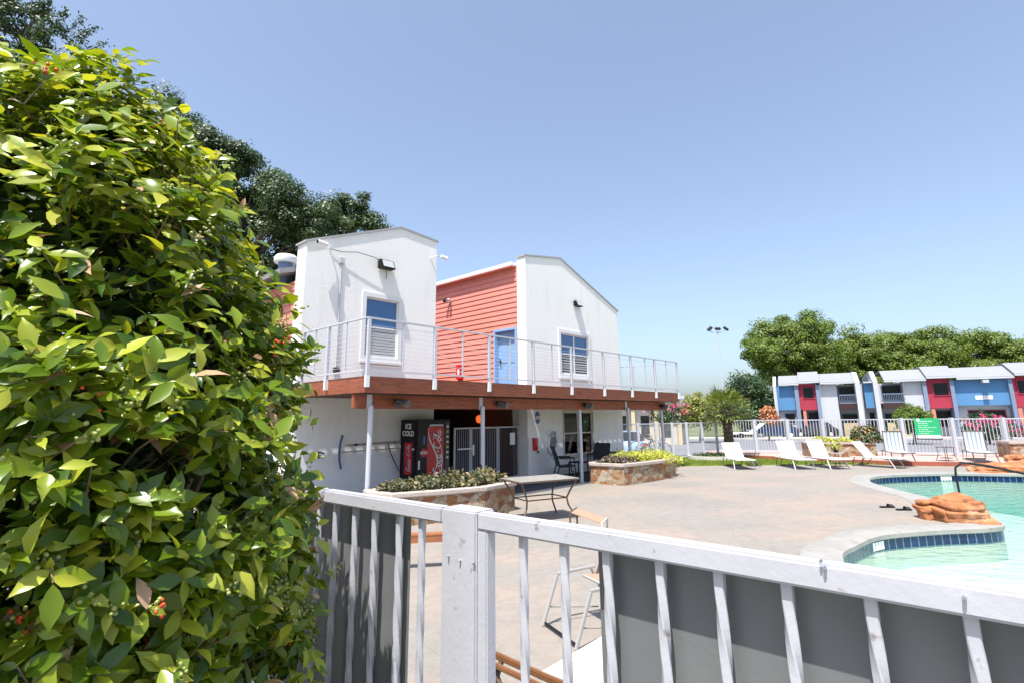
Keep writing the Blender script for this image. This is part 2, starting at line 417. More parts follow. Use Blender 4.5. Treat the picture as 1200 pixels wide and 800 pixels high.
# ================================================================== GROUND, DECK, POOL
def smooth_loop(pts, n=8):
    out = []; k = len(pts)
    for i in range(k):
        p0, p1, p2, p3 = (Vector(pts[(i + j - 1) % k]) for j in range(4))
        for a in range(n):
            t = a / n
            out.append(tuple(.5 * ((2 * p1) + (p2 - p0) * t + (2 * p0 - 5 * p1 + 4 * p2 - p3) * t * t + (3 * p1 - p0 - 3 * p2 + p3) * t ** 3)))
    return out
def offset(loop, d):
    out = []; k = len(loop); A = sum(loop[i][0] * loop[(i + 1) % k][1] - loop[(i + 1) % k][0] * loop[i][1] for i in range(k))
    sgn = 1 if A > 0 else -1
    for i in range(k):
        a = Vector(loop[i - 1]); b = Vector(loop[(i + 1) % k]); t = (b - a).normalized()
        nrm = Vector((t.y, -t.x)) * sgn
        out.append((loop[i][0] + nrm.x * d, loop[i][1] + nrm.y * d))
    return out
POOL = smooth_loop([(4.40, 7.68), (4.93, 8.24), (5.79, 8.90), (6.93, 9.21), (7.86, 9.34), (8.35, 9.62), (8.55, 10.3), (8.85, 11.5), (9.36, 12.6), (9.48, 13.3),
                    (9.62, 14.13), (9.80, 15.0), (10.07, 15.7), (10.65, 16.5), (11.35, 16.98), (12.35, 17.25), (13.76, 17.35), (15.4, 16.9), (18.5, 15.5), (20.5, 12.5), (19.5, 7.5), (15.5, 4.2), (10, 3.4),
                    (6.2, 4.0), (4.5, 5.2), (4.0, 6.6)], 8)
COPE = offset(POOL, .48)
DECK_FAR = [(6.2, 20.85), (9.5, 20.95), (13.4, 20.75), (14.2, 20.28), (16.2, 19.62), (25, 16.2)]
M['deck'] = mat('stained_pool_concrete', (.228, .208, .184), .8, .08, .45, .35, 26, col2=(.275, .225, .188), c2lo=.44, c2hi=.62, c2scale=.55, stretch=(.8, 1.1, 1))
def deck_detail(Mt):
    n = Mt.node_tree; b = n.nodes['Principled BSDF']
    lk = b.inputs['Base Color'].links[0]; src = lk.from_socket
    tc = n.nodes.new('ShaderNodeTexCoord')
    v = n.nodes.new('ShaderNodeTexVoronoi'); v.feature = 'DISTANCE_TO_EDGE'; v.inputs['Scale'].default_value = .28
    nz = n.nodes.new('ShaderNodeTexNoise'); nz.inputs['Scale'].default_value = 1.2; nz.inputs['Detail'].default_value = 5
    mixv = n.nodes.new('ShaderNodeMix'); mixv.data_type = 'RGBA'; mixv.inputs[0].default_value = .25
    n.links.new(tc.outputs['Object'], nz.inputs['Vector']); n.links.new(tc.outputs['Object'], mixv.inputs[6]); n.links.new(nz.outputs[1], mixv.inputs[7])
    n.links.new(mixv.outputs[2], v.inputs['Vector'])
    r = n.nodes.new('ShaderNodeMapRange'); r.inputs[1].default_value = .0; r.inputs[2].default_value = .003; r.inputs[3].default_value = .86; r.inputs[4].default_value = 1
    n.links.new(v.outputs['Distance'], r.inputs[0])
    n3 = n.nodes.new('ShaderNodeTexNoise'); n3.inputs['Scale'].default_value = 5.5; n3.inputs['Detail'].default_value = 9; n3.inputs['Roughness'].default_value = .75
    n.links.new(tc.outputs['Object'], n3.inputs['Vector'])
    r3 = n.nodes.new('ShaderNodeMapRange'); r3.inputs[1].default_value = .35; r3.inputs[2].default_value = .65; r3.inputs[3].default_value = .86; r3.inputs[4].default_value = 1.08
    n.links.new(n3.outputs[0], r3.inputs[0])
    mu = n.nodes.new('ShaderNodeMath'); mu.operation = 'MULTIPLY'; n.links.new(r.outputs[0], mu.inputs[0]); n.links.new(r3.outputs[0], mu.inputs[1])
    mx = n.nodes.new('ShaderNodeMix'); mx.data_type = 'RGBA'; mx.blend_type = 'MULTIPLY'; mx.inputs[0].default_value = 1
    n.links.new(src, mx.inputs[6]); n.links.new(mu.outputs[0], mx.inputs[7]); n.links.new(mx.outputs[2], b.inputs['Base Color'])
deck_detail(M['deck'])
M['coping'] = mat('grey_coping_concrete', (.27, .262, .245), .8, .12, 2.5, .4, 30, col2=(.22, .20, .17), c2lo=.58, c2hi=.7, c2scale=4)
M['asphalt'] = mat('sun_bleached_asphalt', (.16, .165, .18), .9, .12, .8, .4, 50)
M['sidewalk'] = mat('sidewalk_concrete', (.52, .49, .44), .85, .08, 1, .3, 30)
M['earth'] = mat('dry_lawn_ground', (.10, .12, .04), .95, .3, .6, .5, 12, col2=(.22, .18, .09), c2lo=.5, c2hi=.65, c2scale=.2)
M['grass'] = mat('lawn_green', (.13, .19, .03), .9, .25, 5, .6, 60)
M['paver'] = mat('pink_pavers', (.40, .28, .245), .85, .12, 3, .3, 30)
M['brick_edge'] = mat('red_brick_edge', (.30, .085, .05), .85, .2, 6, .4, 30)
A1, B1 = Vector((8., 26.3)), Vector((20., 21.))
_t = (B1 - A1).normalized(); _n = Vector((-_t.y, _t.x))
def gz(x, y):
    s = (Vector((x, y)) - A1).dot(_n); k = min(1, max(0, (s - .6) / 3.4)); return -.03 - .47 * k * k * (3 - 2 * k)
mb = MB()
deck_loop = [(-16, -4), (27, -4), (27, 15.4)] + DECK_FAR[::-1] + [(4.9, 22.9), (3.5, 23.8), (-16, 27)]
struct(mb.flat(deck_loop, 0, [POOL[::-1]]).build('pool_deck', M['deck'], fix=False))
# terrain: a graded sheet with its middle cut out under the deck
xs = [-1500, -600, -250, -120, -60, -40] + list(np.arange(-28, 48.1, 2)) + [60, 90, 150, 300, 700, 1500]
ys = [-400, -150, -60, -30] + list(np.arange(-16, 48.1, 2)) + [56, 70, 100, 160, 300, 800, 2500]
mb = MB(); vs = [(x, y, gz(x, y)) for y in ys for x in xs]; fs = []; nx = len(xs)
for j in range(len(ys) - 1):
    for i in range(nx - 1):
        cx, cy = (xs[i] + xs[i + 1]) / 2, (ys[j] + ys[j + 1]) / 2
        if -13 < cx < 23 and -2 < cy < 17.5: continue
        fs.append((j * nx + i, j * nx + i + 1, (j + 1) * nx + i + 1, (j + 1) * nx + i))
struct(mb.add(vs, fs).build('ground', M['earth'], fix=False))
# coping ring with a rounded lip over the water
mb = MB()
k = len(POOL); inn = offset(POOL, -.03)
rows = [[(x, y, .004) for x, y in COPE], [(x, y, .022) for x, y in offset(POOL, .45)], [(x, y, .024) for x, y in offset(POOL, .04)], [(x, y, .014) for x, y in inn], [(x, y, -.045) for x, y in inn], [(x, y, -.06) for x, y in POOL]]
vs = [p for r in rows for p in r]
mb.add(vs, [(a * k + i, a * k + (i + 1) % k, (a + 1) * k + (i + 1) % k, (a + 1) * k + i) for a in range(len(rows) - 1) for i in range(k)])
struct(mb.build('pool_coping', M['coping'], smooth=True))
# basin wall: tile band then plaster
mb = MB(); arc = [0]
for i in range(k): arc.append(arc[-1] + (Vector(POOL[(i + 1) % k]) - Vector(POOL[i])).length)
zz = [-.05, -.235, -1.9]
vs = [(POOL[i % k][0], POOL[i % k][1], z) for z in zz for i in range(k + 1)]
mb.add(vs, [(i, i + 1, i + k + 2, i + k + 1) for i in range(k)]); mb.mi = 1
mb.add(vs[k + 1:], [(i, i + 1, i + k + 2, i + k + 1) for i in range(k)])
pw = mb.build('pool_wall', [M['tile'], M['plaster']], fix=False); struct(pw)
uv = pw.data.uv_layers.new(name='UVMap')
for p in pw.data.polygons:
    if p.material_index == 0:
        for li in p.loop_indices:
            vi = pw.data.loops[li].vertex_index
            uv.data[li].uv = (arc[vi % (k + 1)], 0.158 if vi < k + 1 else .158 - .17)
# depth marker tiles on the waterline
M['marker'] = mat('white_marker_tile', (.8, .82, .8), .2)
def marker(pt):
    i = min(range(k), key=lambda q: (Vector(POOL[q]) - Vector(pt)).length)
    t = (Vector(POOL[(i + 1) % k]) - Vector(POOL[i - 1])).normalized()
    n = Vector((-t.y, t.x)); ctr = Vector(pt)
    if sum(POOL[q][0] * POOL[(q + 1) % k][1] - POOL[(q + 1) % k][0] * POOL[q][1] for q in range(k)) < 0: n = -n
    mb = MB(); c = Vector(POOL[i]) + n * .012
    for j, hh in ((-1.5, .12), (-.5, .12), (.5, .12), (1.5, .12)):
        a = c + t * (j * .085 - .036); b = c + t * (j * .085 + .036)
        mb.add([(a.x, a.y, -.19), (b.x, b.y, -.19), (b.x, b.y, -.07), (a.x, a.y, -.07)], [(0, 1, 2, 3)])
    o = mb.build('depth_marker_tiles', M['marker']); struct(o); return o
marker((5.65, 8.82)); marker((13.5, 17.3))
# basin floor
mb = MB(); gx = np.arange(3, 22.1, .5); gy = np.arange(2.5, 18.6, .5)
def fz(x, y):
    d = max(0, min(1, ((x - 11.6) + (14.5 - y) * -.1) / 3.5)); return -.52 - 1.3 * d * d * (3 - 2 * d)
vs = [(x, y, fz(x, y)) for y in gy for x in gx]; n_ = len(gx)
struct(mb.add(vs, [(j * n_ + i, j * n_ + i + 1, (j + 1) * n_ + i + 1, (j + 1) * n_ + i) for j in range(len(gy) - 1) for i in range(n_ - 1)]).build('pool_floor', M['plaster'], smooth=True, fix=False))
# water: closed body, clear, slightly absorbing
Mw = bpy.data.materials.new('pool_water'); Mw.use_nodes = True; n = Mw.node_tree; n.nodes.remove(n.nodes['Principled BSDF']); out = n.nodes['Material Output']
tr = n.nodes.new('ShaderNodeBsdfTransparent'); tr.inputs[0].default_value = (.94, .99, .98, 1)
gl = n.nodes.new('ShaderNodeBsdfGlossy'); gl.inputs['Roughness'].default_value = .04
fr = n.nodes.new('ShaderNodeFresnel'); fr.inputs[0].default_value = 1.33
nz = n.nodes.new('ShaderNodeTexNoise'); nz.inputs['Scale'].default_value = 3.2; nz.inputs['Detail'].default_value = 4; nz.inputs['Distortion'].default_value = .6
tc = n.nodes.new('ShaderNodeTexCoord'); mp = n.nodes.new('ShaderNodeMapping'); mp.inputs['Scale'].default_value = (1, 1.9, 1); mp.inputs['Rotation'].default_value = (0, 0, .4)
bp = n.nodes.new('ShaderNodeBump'); bp.inputs['Strength'].default_value = .55; bp.inputs['Distance'].default_value = .05
n.links.new(tc.outputs['Object'], mp.inputs[0]); n.links.new(mp.outputs[0], nz.inputs['Vector']); n.links.new(nz.outputs[0], bp.inputs['Height'])
n.links.new(bp.outputs[0], gl.inputs['Normal']); n.links.new(bp.outputs[0], fr.inputs['Normal'])
mx = n.nodes.new('ShaderNodeMixShader'); n.links.new(fr.outputs[0], mx.inputs[0]); n.links.new(tr.outputs[0], mx.inputs[1]); n.links.new(gl.outputs[0], mx.inputs[2]); n.links.new(mx.outputs[0], out.inputs[0])
va = n.nodes.new('ShaderNodeVolumeAbsorption'); va.inputs[0].default_value = (.10, .80, .74, 1); va.inputs[1].default_value = .20
n.links.new(va.outputs[0], out.inputs[1])
mb = MB(); wl = offset(POOL, .01)
mb.flat(wl, -.2); nn = len(wl)
mb.add([(x, y, -1.85) for x, y in wl], [tuple(reversed(f)) for f in mb.f[:]])
mb.f += [(i, i + nn, (i + 1) % nn + nn, (i + 1) % nn) for i in range(nn)]; mb.m += [0] * nn
struct(mb.build('pool_water', Mw, smooth=False))
# lawn strip, raised paver patio, parking lot and its walk
lawn_loop = [(4.9, 22.9), (6.2, 20.85), (9.5, 20.95), (13.4, 20.75), (14.2, 20.28), (14.3, 20.45), (10.5, 24.1), (9.1, 25.6), (5.2, 23.9)]
struct(MB().flat(lawn_loop, -.004).build('lawn', M['grass'], fix=False))
patio_loop = [(9.0, 25.5), (10.39, 24.0), (14.2, 20.3), (16.2, 19.64), (25, 16.3), (27, 20), (11, 28.2), (9.2, 27)]
mb = MB(); n_ = len(patio_loop)
mb.flat(patio_loop, .15); mb.mi = 1
vs = [(x, y, .15) for x, y in patio_loop] + [(x, y, -.3) for x, y in patio_loop]
mb.add(vs, [(i, (i + 1) % n_, (i + 1) % n_ + n_, i + n_) for i in range(n_)])
struct(mb.build('raised_patio', [M['paver'], M['brick_edge']]))
mb = MB(); lot = [(4.5, 27.5), (10.5, 30.3), (23.2, 25.2), (46, 14), (75, 38), (44, 48.6), (24.6, 53.4), (-5, 60), (-30, 60), (-12, 34)]
vs = [(x, y, gz(x, y) + .012) for x, y in lot]
struct(MB().flat([(-30, 32), (6.5, 31.5), (25, 24.6), (50, 13), (80, 34), (44, 48.6), (24.6, 53.4), (-30, 66)], -.488).build('parking_lot', M['asphalt'], fix=False))
struct(MB().flat([(24.6, 53.5), (44, 48.7), (90, 35), (90, 40), (44, 51.6), (24.6, 56), (-30, 70), (-30, 66.3)], -.37).build('pavement', M['sidewalk'], fix=False))
mb = MB()
for a, b in (((24.6, 53.45), (44, 48.65)), ((44, 48.65), (90, 34.9)), ((24.6, 53.45), (-30, 66.2))):
    mb.bar((*a, -.43), (*b, -.43), .15, .14)
struct(mb.build('kerb', M['sidewalk']))
# parking bay lines
mb = MB()
for i in range(14):
    p = Vector((26 + i * 2.6, 52.6 - i * .66, -.484)); d = Vector((-.25, -1, 0)).normalized() * 5
    mb.add([p, p + Vector((.1, -.025, 0)), p + Vector((.1, -.025, 0)) + d, p + d], [(0, 1, 2, 3)])
struct(mb.build('parking_bay_markings', M['white'], fix=False))
# grass blades
rng = np.random.default_rng(5); pts = []
from mathutils.geometry import intersect_point_tri_2d
tl = [Vector((x, y, 0)) for x, y in lawn_loop]; trs = tessellate_polygon([tl])
while len(pts) < 14000:
    x, y = rng.uniform(4.9, 14.3), rng.uniform(20.3, 25.6)
    if any(intersect_point_tri_2d(Vector((x, y)), tl[a].xy, tl[b].xy, tl[c].xy) for a, b, c in trs): pts.append((x, y, -.01))
P = np.array(pts); T = np.tile([0, 0, 1.], (len(P), 1)) + rng.normal(size=P.shape) * .35
M['grassblade'] = leafmat('grass_blades', (.10, .16, .02), (.17, .24, .03), (.34, .36, .08), .6, .3)
g = leaf_mesh('grass', P, rng.normal(size=P.shape) * [1, 1, .1], .09, M['grassblade'], None, rng, .18, 0, T=T); g['kind'] = 'stuff'
# ================================================================== CLUBHOUSE
base = gnd(686.5, 565); D1 = Vector((math.cos(TH), math.sin(TH), 0)); D2 = Vector((-math.sin(TH), math.cos(TH), 0))
O = base - D2 * .3
def ab(a, b, z=0.): return O + D1 * a + D2 * b + Vector((0, 0, z))
def onb(u, v, b):
    d = Vector(ray(u, v)); C = Vector((0, 0, H)); t = (O + D2 * b - C).dot(D2) / d.dot(D2); q = C + d * t - O
    return q.dot(D1), q.z
house = thing('clubhouse', 'white stucco two-storey clubhouse with two peaked parapets and coral clapboard sides', 'building', O, TH)
BL, BR = 3.5, 2.2
def window(name, x0, x1, z0, z1, b, cols, style, parent, tr='trim'):
    t = .13 if style != 'shop' else .05
    mb = MB()
    mb.prism([(x0 - t, z0 - t), (x1 + t, z0 - t), (x1 + t, z1 + t), (x0 - t, z1 + t)], b - .035, b + .0, [[(x0, z0), (x0, z1), (x1, z1), (x1, z0)]])
    mb.box(x0 - t - .03, x1 + t + .03, b - .07, b - .037, z0 - t - .05, z0 - t + .02)
    wf = mb.build('window_trim', M[tr], parent, bevel=.006)
    mb = MB(); w_ = (x1 - x0) / cols; mid = (z0 + z1) / 2
    for c in range(cols + 1): mb.box(x0 + c * w_ - .025, x0 + c * w_ + .025, b + .03, b + .09, z0, z1)
    for z in (z0 + .022, mid, z1 - .022): mb.box(x0 + .026, x1 - .026, b + .034, b + .086, z - .022, z + .022)
    mb.build('window_frame', M[tr], wf)
    for c in range(cols):
        X0, X1 = x0 + c * w_ + .025, x0 + (c + 1) * w_ - .025
        MB().box(X0, X1, b + .06, b + .066, mid, z1).build('pane', M['shopglass' if style == 'shop' else 'blueglass'], wf)
        MB().box(X0, X1, b + .06, b + .066, z0, mid).build('pane', M['greyglass'] if style == 'grey' else M['shopglass'] if style == 'shop' else M['darkglass'], wf)
    if style in ('blind', 'grey'):
        mb = MB(); z = z0 + .04
        while z < mid - .03:
            mb.box(x0 + .03, x1 - .03, b + .052, b + .058, z, z + (.035 if style == 'blind' else .06)); z += .085 if style == 'blind' else .075
        mb.build('blind', M['blind'], wf)
    return wf
M['shopglass'] = glassmat('shop_window_glass', (.75, .8, .8), .03, .0)
M['greyglass'] = mat('hazy_glass', (.10, .11, .12), .1, spec=.8)
gr_out = [(-.37, -.1), (-.37, 7.22), (1.57, 7.53), (5.32, 6.1), (5.32, -.1)]
h1 = (1.46, 3.14, 3.36, 4.80); h2 = (1.50, 3.22, .60, 2.06)
hole = lambda h: [(h[0], h[2]), (h[0], h[3]), (h[1], h[3]), (h[1], h[2])]
MB().prism(gr_out, BR, BR + .38, [hole(h1), hole(h2)]).build('gable_wall', M['stucco'], house)
window('w', *h1, BR, 2, 'blind', house); window('w', *h2, BR, 2, 'shop', house, 'beige')if False else None
M['beige'] = mat('beige_frame', (.55, .50, .42), .5)
window('w', *h2, BR, 2, 'shop', house, 'beige')
# left gable wall
hl = (-5.56, -4.50, 3.55, 5.20)
gl_out = [(-7.35, -.1), (-7.35, 6.36), (-4.49, 7.46), (-3.12, 7.36), (-3.12, -.1)]
MB().prism(gl_out, BL, BL + .5, [hole(hl)]).build('gable_wall', M['stucco'], house)
window('w', *hl, BL, 1, 'grey', house)
# parapet caps
def cap(pts, b0, b1, w_=.035):
    mb = MB()
    for (a, z), (a2, z2) in zip(pts, pts[1:]):
        dz = (z2 - z) / (a2 - a)
        mb.add([(a - .0, b0 - w_, z + .003), (a2, b0 - w_, z2 + .003), (a2, b1 + w_, z2 + .003), (a, b1 + w_, z + .003), (a, b0 - w_, z + .055), (a2, b0 - w_, z2 + .055), (a2, b1 + w_, z2 + .055), (a, b1 + w_, z + .055)],
               [(0, 3, 2, 1), (4, 5, 6, 7), (0, 1, 5, 4), (1, 2, 6, 5), (2, 3, 7, 6), (3, 0, 4, 7)])
    return mb.build('parapet_cap', M['capmetal'], house)
cap([(-.41, 7.215), (1.57, 7.53), (5.38, 6.08)], BR, BR + .38)
cap([(-7.40, 6.34), (-4.49, 7.46), (-3.06, 7.355)], BL, BL + .5)
# body walls: boxes behind the parapets
mb = MB()
mb.box(5.2, 5.3, BR + .38, 11, -.1, 6.0)          # right side wall
mb.box(-.30, 5.2, 10.9, 11, -.1, 6.8)
mb.box(-7.28, -3.2, 11, 11.1, -.1, 6.2); mb.box(-3.22, -3.14, BL + .5, 11, -.1, 6.7)
mb.box(-3.14, -.3, 9.6, 9.7, -.1, 2.4)
mb.box(-.30, -.22, BR + .38, 10.9, -.1, 2.75)
mb.box(-7.28, -7.2, BL + .5, 11, -.1, 2.5)
mb.build('body_wall', M['stucco'], house)
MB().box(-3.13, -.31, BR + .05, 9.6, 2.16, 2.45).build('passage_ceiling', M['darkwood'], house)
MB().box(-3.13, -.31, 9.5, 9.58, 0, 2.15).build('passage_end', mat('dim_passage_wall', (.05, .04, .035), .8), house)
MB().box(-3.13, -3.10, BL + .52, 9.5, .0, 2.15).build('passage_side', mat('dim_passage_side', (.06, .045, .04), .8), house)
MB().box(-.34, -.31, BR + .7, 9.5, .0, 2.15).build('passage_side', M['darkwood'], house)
# coral lap siding
def siding(a, b0, b1, z0, z1, parent, openings=()):
    mb = MB(); z = z0; p = .178
    while z < z1 - .01:
        zt = min(z + p, z1)
        segs = [(b0, b1)]
        for (ob0, ob1, oz0, oz1) in openings:
            if z < oz1 and zt > oz0:
                segs = [s for q in segs for s in ((q[0], min(q[1], ob0)), (max(q[0], ob1), q[1])) if s[1] - s[0] > .01]
        for s0, s1 in segs:
            mb.add([(a - .030, s0, z), (a - .030, s1, z), (a - .006, s1, zt), (a - .006, s0, zt), (a + .02, s0, z), (a + .02, s1, z), (a + .02, s1, zt), (a + .02, s0, zt)],
                   [(0, 1, 2, 3), (4, 7, 6, 5), (0, 4, 5, 1), (3, 2, 6, 7), (0, 3, 7, 4), (1, 5, 6, 2)])
        z += p
    return mb.build('lap_siding', M['coral'], parent)
siding(-.37, BR + .38, 10.9, 2.5, 6.9, house, [(2.60, 3.64, 2.4, 4.80)])
siding(-7.33, BL + .5, 11, 2.5, 5.42, house)
# upper door
mb = MB(); a = -.40
mb.box(a - .03, a + .2, 2.58, 2.66, 2.76, 4.84); mb.box(a - .03, a + .2, 3.58, 3.66, 2.76, 4.84); mb.box(a - .028, a + .2, 2.662, 3.578, 4.76, 4.84)
dr = MB().box(-.24, -.19, 2.66, 3.58, 2.76, 4.76).build('door', M['bluepaint'], house)
mb.build('door_frame', M['bluepaint'], dr)
mb = MB()
for y0, y1 in ((2.78, 3.05), (3.18, 3.46)):
    for z0, z1 in ((2.95, 3.55), (3.7, 4.5)): mb.box(-.252, -.238, y0, y1, z0, z1)
mb.build('door_panel', M['bluepaint'], dr, bevel=.004)
MB().box(-.30, -.242, 3.47, 3.50, 3.65, 3.85).tube([(-.31, 3.48, 3.72), (-.31, 3.36, 3.72)], .014).build('handle', M['blackmetal'], dr)
# roofs
mb = MB(); mb.prism([(-.62, 6.93), (1.57, 7.1), (5.4, 5.7), (5.4, 5.83), (1.57, 7.23), (-.62, 7.06)], BR + .40, 11.2); mb.build('roof', M['trim'], house)
M['rusty'] = M['coral']
MB().box(-.615, -.375, BR + .4, 11.1, 6.90, 6.928).build('soffit', M['coral'], house)
mb = MB(); mb.add([(-7.75, BL + .55, 5.55), (-3.1, BL + .55, 6.9), (-3.1, 11.2, 6.9), (-7.75, 11.2, 5.55), (-7.75, BL + .55, 5.68), (-3.1, BL + .55, 7.03), (-3.1, 11.2, 7.03), (-7.75, 11.2, 5.68)],
       [(0, 3, 2, 1), (4, 5, 6, 7), (0, 1, 5, 4), (1, 2, 6, 5), (2, 3, 7, 6), (3, 0, 4, 7)])
mb.build('roof', mat('grey_roof', (.22, .22, .23), .7), house)
# roof vent seen beside the hedge
q = ab(-7.25, 4.9, 5.75)
v_ = thing('roof_vent', 'round white-capped metal vent on the clubhouse roof beside the hedge', 'roof vent', q, 0)
MB().lathe([(.19, -.35), (.19, .42)], 20).build('pipe', mat('vent_blue_steel', (.12, .17, .30), .4), v_, True)
MB().lathe([(.29, .34), (.31, .38), (.31, .48), (.25, .55), (.05, .57)], 24).build('vent_cap', M['white'], v_, True)
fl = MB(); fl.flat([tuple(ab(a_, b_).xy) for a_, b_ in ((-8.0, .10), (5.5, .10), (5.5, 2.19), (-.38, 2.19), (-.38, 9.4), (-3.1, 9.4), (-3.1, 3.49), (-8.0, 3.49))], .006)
struct(fl.build('floor_shade_sheet', mat('painted_floor_shade', (.055, .06, .075), .7, .25, 6, .3, 30), fix=False))  # dark sheet over the ground, painting in the shade under the balcony
# ------------------------------------------------------------------ balcony
bal = thing('balcony', 'red-brown timber balcony with grey cable railing along the clubhouse front', 'balcony', O, TH)
ZT = 2.72; ZB = 2.40; AL, AR = -7.65, 5.78
mb = MB(); mb.box(AL, AR, 0, .05, ZB, ZT); mb.build('fascia_board', M['wood_fascia'], bal, bevel=.006)
mb = MB(); mb.box(AL, AL + .05, .052, 4.6, ZB, ZT); mb.build('fascia_board', M['wood_fascia'], bal, bevel=.006)
mb = MB(); mb.box(AR - .05, AR, .052, 9, ZB, ZT); mb.build('fascia_board', M['wood_fascia'], bal, bevel=.006)
M['floorboard'] = mat('deck_boards', (.16, .08, .05), .8, .25, 3, .3, 20)
mb = MB()
def boards(x0, x1, y0, y1):
    n_ = max(1, round((y1 - y0) / .142)); w_ = (y1 - y0) / n_
    for i in range(n_): mb.box(x0, x1, y0 + i * w_ + (.002 if i else 0), y0 + (i + 1) * w_ - (.002 if i < n_ - 1 else 0), ZT - .045, ZT - .006)
boards(AL + .055, AR - .055, .055, 1.962); boards(-.36, AR - .055, 1.98, BR - .01)
boards(AL + .055, -.42, 1.98, 3.28); boards(AL + .055, -3.1, 3.30, BL - .01)
y = BR - .15
while y < 9: mb.box(5.36, AR - .055, y, y + .138, ZT - .045, ZT - .006); y += .142
y = 3.3
while y < 9.6: mb.box(-3.0, -.42, y, y + .138, ZT - .045, ZT - .006); y += .142
mb.build('deck_boards', M['floorboard'], bal)
mb = MB(); x = AL + .3
while x < AR - .2:
    e = BR - .01 if x > -.37 and x < 5.3 else (BL - .01 if x < -3.1 else 3.3)
    if x >= 5.3: e = 8.9
    mb.box(x, x + .045, .052, e, ZB + .02, ZT - .05); x += .34
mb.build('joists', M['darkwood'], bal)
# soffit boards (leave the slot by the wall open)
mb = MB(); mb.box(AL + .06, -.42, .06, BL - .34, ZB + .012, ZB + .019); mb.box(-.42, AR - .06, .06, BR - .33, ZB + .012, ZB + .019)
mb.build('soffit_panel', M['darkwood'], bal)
for i, (x0, x1) in enumerate([(-7.62, -2.0), (-1.996, 2.6), (2.604, 5.5)]):
    MB().box(x0, x1, .42, .52, 2.10, ZB - .02).build('beam', M['wood_fascia'], bal, bevel=.006)
# posts
for a_, full in ((-7.28, 1), (-4.15, 1), (.03, 0), (2.64, 1), (5.2, 0)):
    mb = MB(); top = 2.098 if not full else 2.16
    yb = .36 if full else .47
    mb.tube([(a_, yb - .02, 0), (a_, yb - .02, top)], .052, 14)
    mb.lathe([(.09, 0), (.09, .012)], 14, (a_, yb - .02, 0))
    p = mb.build('post', M['greymetal'], bal, True)
    if full: MB().box(a_ - .06, a_ + .06, yb + .04, yb + .052, 2.1, ZB - .03).box(a_ - .055, a_ + .055, .395, .418, 2.08, ZB - .02).build('post_bracket', M['greymetal'], p)
# railing
ZR = 3.86
def rail_run(p0, p1, posts, mids, name='rail'):
    """p0,p1 (a,b); posts/mids are distances from p0"""
    p0 = Vector(p0); p1 = Vector(p1); d = (p1 - p0).normalized(); Ln = (p1 - p0).length
    pt = lambda s, z: (p0.x + d.x * s, p0.y + d.y * s, z)
    MB().bar(pt(-.02, ZR), pt(Ln + .02, ZR), .05, .035).build('top_rail', M['greymetal'], bal, bevel=.004)
    MB().bar(pt(0, 2.83), pt(Ln, 2.83), .035, .03).build('bottom_rail', M['greymetal'], bal)
    for s in posts:
        mb = MB(); q = pt(s, 0)
        mb.box(q[0] - .032, q[0] + .032, q[1] - .032, q[1] + .032, 2.74, ZR - .02)
        p = mb.build('railing_post', M['greymetal'], bal, bevel=.004)
        out = Vector((d.y, -d.x)) * .0
        MB().box(q[0] - .045, q[0] + .045, q[1] - .03, q[1] + .03, 2.50, 2.738).build('post_shoe', M['trim'], p, bevel=.004)
    for s in mids: MB().box(*(lambda q: (q[0] - .014, q[0] + .014, q[1] - .014, q[1] + .014))(pt(s, 0)), 2.84, ZR - .02).build('railing_picket', M['greymetal'], bal)
    for i in range(10):
        z = 2.92 + i * .089
        MB().tube([pt(0, z), pt(Ln, z)], .0042, 5).build('cable', M['greymetal'], bal, True)
yo = -.035
rail_run((AL, yo), (AR - .02, yo), [.02, 1.69, 3.36, 5.0, 6.67, 8.35, 10.0, 11.63, 13.38], [.85, 2.5, 4.1, 5.8, 7.55, 9.3, 10.95, 12.5])
rail_run((AL - .035, 2.62), (AL - .035, yo + .04), [0.02, 1.16], [.58, 1.9])
rail_run((AR + .035, yo + .04), (AR + .035, 8.6), [1.9, 3.8, 5.7, 8.4], [1, 2.85, 4.7])
# ------------------------------------------------------------------ lamps, camera, conduit on the walls
def floodlight(a_, b_, z_, label, sc=1., dark=True):
    t = thing('floodlight', label, 'wall light', ab(a_, b_, z_), TH, 'floodlights fixed to the clubhouse')
    mb = MB(); s = sc
    mb.add([(-.19 * s, -.02, -.10 * s), (.19 * s, -.02, -.10 * s), (.19 * s, -.02, .12 * s), (-.19 * s, -.02, .12 * s), (-.19 * s, -.22 * s, -.10 * s), (.19 * s, -.22 * s, -.10 * s), (.19 * s, -.12 * s, .12 * s), (-.19 * s, -.12 * s, .12 * s)],
           [(0, 1, 2, 3), (4, 7, 6, 5), (0, 4, 5, 1), (3, 2, 6, 7), (0, 3, 7, 4), (1, 5, 6, 2)])
    mb.build('housing', M['black'], t, bevel=.01)
    MB().box(-.05, .05, -.03, 0, -.06, .06).build('mount', M['black'], t)
    mb = MB(); mb.add([(-.15 * s, -.215 * s, -.07 * s), (.15 * s, -.215 * s, -.07 * s), (.15 * s, -.135 * s, .10 * s), (-.15 * s, -.135 * s, .10 * s)], [(0, 1, 2, 3)])
    mb.v = [(x, y - .008, z) for x, y, z in mb.v]
    mb.build('lens', mat('lamp_lens', (.4, .4, .42), .15), t)
    return t
floodlight(-5.03, BL, 6.18, 'black wall floodlight above the window of the left white gable', 1.2)
floodlight(2.47, BR, 5.96, 'black wall floodlight above the double window of the right white gable', .95)
M['lampgrey'] = mat('lamp_head_grey', (.14, .14, .13), .5)
